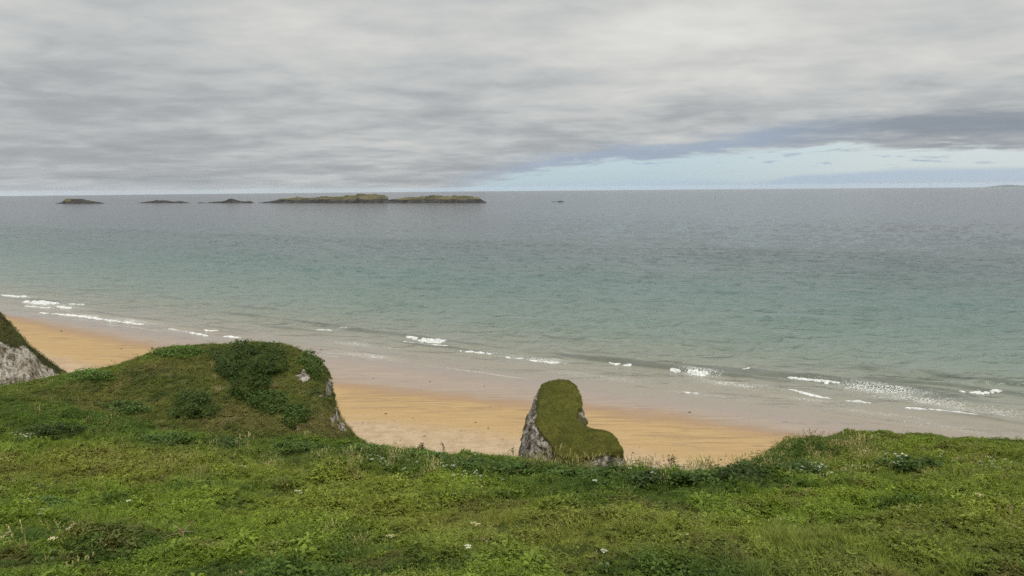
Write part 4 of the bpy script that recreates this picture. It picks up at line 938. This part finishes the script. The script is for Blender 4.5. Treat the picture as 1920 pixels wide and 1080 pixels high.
def umbel(b, c, r, m_, q):
    for i in range(16):
        a = q.uniform(0, 6.28); rr_ = r * math.sqrt(q.random()); p = np.array(c) + (math.cos(a) * rr_, math.sin(a) * rr_, .25 * r * (1 - (rr_ / r) ** 2))
        b.disc(p, (q.gauss(0, .25), q.gauss(0, .25) - .15, 1), r * q.uniform(.2, .3), 6, m_, q.uniform(.85, 1.1))
def flower_parts(seed, hgt, nh, r, heads):
    q = random.Random(seed); st_ = MB(); fl = []
    for i in range(nh):
        tip = np.array([q.gauss(0, .10) if i else 0, q.gauss(0, .10) if i else 0, hgt * (q.uniform(.75, 1.0) if i else 1)])
        st_.tube([(0, 0, -.05), (tip[0] * .2, tip[1] * .2, hgt * .5), tip], [.009, .007, .004], 4); f_ = MB(); umbel(f_, tip, r * q.uniform(.7, 1.1), 0, q); fl.append(f_.mesh('flower_head', [heads]))
    for i in range(4): st_.leaf((0, 0, hgt * q.uniform(.1, .5)), (q.gauss(0, 1), q.gauss(0, 1), .2), .16, .09, .3)
    return st_.mesh('stem', [M_GREEN]), fl
VAR = [flower_parts(k, h_, nh, r, mm) for k, (h_, nh, r, mm) in enumerate([(.50, 2, .05, M_WHITE), (.55, 3, .045, M_WHITE), (.45, 1, .065, M_WHITE), (.5, 2, .08, M_CREAM), (.5, 3, .04, M_CREAM)])]
def flower(px, py, v, lab, group, s_=1.0):
    h, nn_ = hit(px, py)
    if h is None: return
    st_, fl = VAR[v]; r = empty('umbel_flower', h); r.scale = (s_,) * 3; r.rotation_euler = (0, 0, rg.uniform(0, 6)); tag(r, lab, 'flower', group)
    a = link('stem', st_, r)
    for f_ in fl: link('flower_head', f_, r)
DRIFT = [((700, 868), 60, 7, 24, 'white umbel flower in the left drift on the bank right of the headland'), ((880, 905), 80, 20, 26, 'white umbel flower in the drift below and left of the sea stack'), ((1215, 892), 60, 18, 12, 'white umbel flower in the sparse drift by the dead stalk'),
         ((1530, 893), 60, 7, 18, 'white umbel flower beside the dark thickets left of the right clifftop'), ((1685, 868), 75, 12, 28, 'white umbel flower in the drift across the right clifftop'), ((1870, 882), 50, 14, 14, 'white umbel flower in the drift at the right picture edge'), ((1640, 826), 40, 5, 5, 'white umbel flower near the seaward edge of the right clifftop'),
         ((30, 822), 34, 4, 14, 'white umbel flower in the narrow line at the left picture edge')]
for gi_, ((cx, cy), sx, sy, n_, lab) in enumerate(DRIFT):
    for i in range(n_):
        dx = rg.gauss(0, .6) * sx; dy = rg.gauss(0, .6) * sy + (dx * .18 if gi_ in (0, 1, 7) else 0)
        flower(cx + dx, cy + dy + 6, rg.choice([0, 1, 2, 4]), lab, lab.replace('flower', 'flowers'), rg.uniform(.7, 1.1))
SINGLE = [(556, 946, 0, 'taller left one of a pair of white umbel flowers in the bright green meadow'), (566, 948, 2, 'right one of a pair of white umbel flowers in the bright green meadow'), (243, 962, 2, 'lone white umbel flower in the left meadow above the rusty twig'), (455, 894, 0, 'lone white umbel flower under the bank in the middle of the left meadow'),
          (55, 964, 3, 'cream umbel flower by the dark clump at the lower left'), (100, 1048, 3, 'cream umbel flower lowest in the left corner'), (82, 988, 0, 'white umbel flower below the cream one at the lower left'), (142, 1020, 3, 'cream umbel flower right of the dark hollow at the lower left'), (20, 1035, 3, 'cream umbel flower at the left picture edge near the bottom'),
          (1133, 1072, 2, 'white umbel flower lowest in the centre right meadow'), (878, 1064, 2, 'small white umbel flower low in the middle meadow'), (1830, 958, 3, 'cream umbel flower in the right meadow near the edge'), (888, 1016, 3, 'cream umbel flower in the brownish middle meadow'), (1275, 1044, 4, 'pale umbel flower in the lower middle right meadow'), (730, 1040, 3, 'cream umbel flower in the lower middle left meadow')]
for (px, py, v, lab) in SINGLE: flower(px, py, v, lab, None, .85)

# the dead dock stalk on the skyline
def dead_stalk(px, py, hgt, lab, dense=1.0, mm=None):
    h, nn_ = hit(px, py)
    while h is None or h.y > 62: py += 2; h, nn_ = hit(px, py)
    if h is None: return
    r = empty('dead_stalk', h); tag(r, lab, 'plant'); b = MB(); q = random.Random(int(px)); hd_ = MB()
    b.tube([(0, 0, -.1), (.02, 0, hgt * .5), (.0, 0, hgt)], [.022, .016, .008], 5)
    for i in range(int(11 * dense)):
        z0 = hgt * q.uniform(.35, .8); a = q.uniform(0, 6.28); L = hgt * q.uniform(.18, .32); e_ = np.array([math.cos(a) * L * .55, math.sin(a) * L * .55, z0 + L])
        b.tube([(0, 0, z0), (e_[0] * .7, e_[1] * .7, z0 + L * .5), e_], [.012, .009, .005], 4)
        for k in range(6): hd_.leaf(e_ + np.array([q.gauss(0, .03), q.gauss(0, .03), q.gauss(0, .04)]), rdir(-.2, 1), .10, .06, .2, shade=q.uniform(.7, 1.5))
    link('stalk', b.mesh('stalk', [M_BROWN]), r); link('seed_head', hd_.mesh('seed_head', [M_BROWN]), r)
dead_stalk(1258, 886, 1.05, 'dark dead dock stalk standing against the sand right of the sea stack', 1.3)
dead_stalk(962, 862, .75, 'thin dead stalk left of the foot of the sea stack', .4)
dead_stalk(832, 850, .7, 'thin dead stalk on the bank, halfway between headland and sea stack', .4)
dead_stalk(792, 846, .5, 'short reddish dead stalk on the bank right of the headland', .6)
dead_stalk(1415, 874, .55, 'thin dead stalk at the foot of the right clifftop', .4)

# dead twig with a rusty leaf
h, nn_ = hit(345, 1022)
r = empty('dead_twig', (h.x, h.y, h.z + .28)); tag(r, 'bleached forked twig with rusty red leaves lying in the lower left meadow', 'twig')
b = MB()
for tip in ((-.28, .12, .10), (-.42, -.05, -.10), (.26, .0, .0), (.06, -.12, -.16), (.14, .2, .16)):
    b.tube([(0, 0, 0), (tip[0] * .5, tip[1] * .5, tip[2] * .5 + .02), tip], [.009, .007, .004], 5)
link('twig', b.mesh('twig', [M_TWIG]), r)
b = MB()
for i in range(7): b.leaf((rg.gauss(0, .03), -.03, rg.gauss(.02, .02)), rdir(-.1, .9), .07, .035)
for i in range(3): b.leaf((.10 + .03 * i, .1, .10 + .03 * i), rdir(.2, .9), .08, .03)
link('rusty_leaves', b.mesh('rusty_leaves', [M_RED]), r)

# ------------------------------------------------------------------ seaweed and stones on the sand
def clump(px, py, r, lab, name='seaweed_clump', cat='seaweed', grp='seaweed on the sand', mm=None):
    p = at_z(px, py, 0.6); p = at_z(px, py, float(beach_z(p[0], p[1]))); 
    nu, nv = 14, 8; G = np.zeros((nu, nv, 3)); ph = rg.uniform(0, 50)
    for i in range(nu):
        for j in range(nv):
            a = 6.2832 * i / nu; e_ = (j / (nv - 1)) * math.pi / 2; rr_ = r * (1 + .55 * float(fbm(math.cos(a) * 1.7 + ph, math.sin(a) * 1.7, j * .3, oct=2, seed=9)))
            G[i, j] = (math.cos(a) * math.cos(e_) * rr_ * 1.5, math.sin(a) * math.cos(e_) * rr_, math.sin(e_) * rr_ * .6 - .03)
    o = link(name, mesh_np(name, G.reshape(-1, 3), [grid_faces(nu, nv, True)], [mm])); o.location = tuple(p); o.rotation_euler = (0, 0, rg.uniform(0, 6)); tag(o, lab, cat, grp)
m_, n, o = mat('dried wrack'); principled(n, o, n.mix(n.noise(objco(n), 4, 4), (0.02, 0.014, 0.008), (0.07, 0.045, 0.025)), .8, .2); M_WRACK = m_
WR = [(723, 776, .33, 'round black seaweed clump on the golden sand between headland and stack'), (774, 784, .2, 'small seaweed scrap right of the round black clump'), (700, 709, .22, 'seaweed scrap on the damp sand right of the headland top'), (806, 715, .25, 'seaweed scrap on the damp sand left of the stack'), (908, 724, .18, 'tiny seaweed scrap on damp sand beside the top of the stack'),
      (892, 792, .3, 'flat seaweed strand on the golden sand left of the stack'), (920, 763, .2, 'seaweed scrap on rippled sand left of the stack'), (796, 818, .3, 'seaweed strand on the pale upper sand near the bank'), (745, 803, .2, 'seaweed scrap on the pale sand right of the headland foot'), (680, 793, .2, 'seaweed scrap beside the right edge of the headland'), (915, 803, .25, 'brown seaweed scrap close to the foot of the stack'),
      (1187, 849, .3, 'black seaweed clump right of the stack foot'), (1199, 838, .15, 'tiny seaweed scrap above the black clump right of the stack'), (1245, 864, .25, 'flat seaweed strand left of the dead dock stalk'), (1352, 862, .3, 'seaweed strand in the sand corner below the right clifftop'), (1338, 866, .25, 'lowest seaweed strand near the bank right of the dead stalk'), (1293, 773, .3, 'seaweed scrap on damp sand far right of the stack'),
      (115, 621, .45, 'dark seaweed clump on the sand right of the chalk cliff'), (228, 654, .3, 'seaweed scrap on the left sand above the headland slope'), (800, 812, .18, 'seaweed scrap above the strand near the bank')]
for (px, py, r_, lab) in WR: clump(px, py, r_ * .62, lab, mm=M_WRACK)

# ------------------------------------------------------------------ the air between the shore and the far land
m_, n, o = mat('sea air'); pv = n.node('ShaderNodeVolumePrincipled'); pv.inputs['Color'].default_value = (0.86, 0.90, 0.93, 1); pv.inputs['Density'].default_value = 0.9e-5; pv.inputs['Anisotropy'].default_value = 0.1
n.t.links.new(pv.outputs[0], o.inputs['Volume'])
hzx, y0, y1, z0, z1 = 56000.0, -300.0, 56000.0, -420.0, 130.0
V = [(-hzx, y0, z0), (hzx, y0, z0), (hzx, y1, z0), (-hzx, y1, z0), (-hzx, y0, z1), (hzx, y0, z1), (hzx, y1, z1), (-hzx, y1, z1)]
hz = link('haze', mesh_np('haze', V, [[(3, 2, 1, 0), (4, 5, 6, 7), (0, 1, 5, 4), (1, 2, 6, 5), (2, 3, 7, 6), (3, 0, 4, 7)]], [m_], smooth=False)); hz['kind'] = 'stuff'
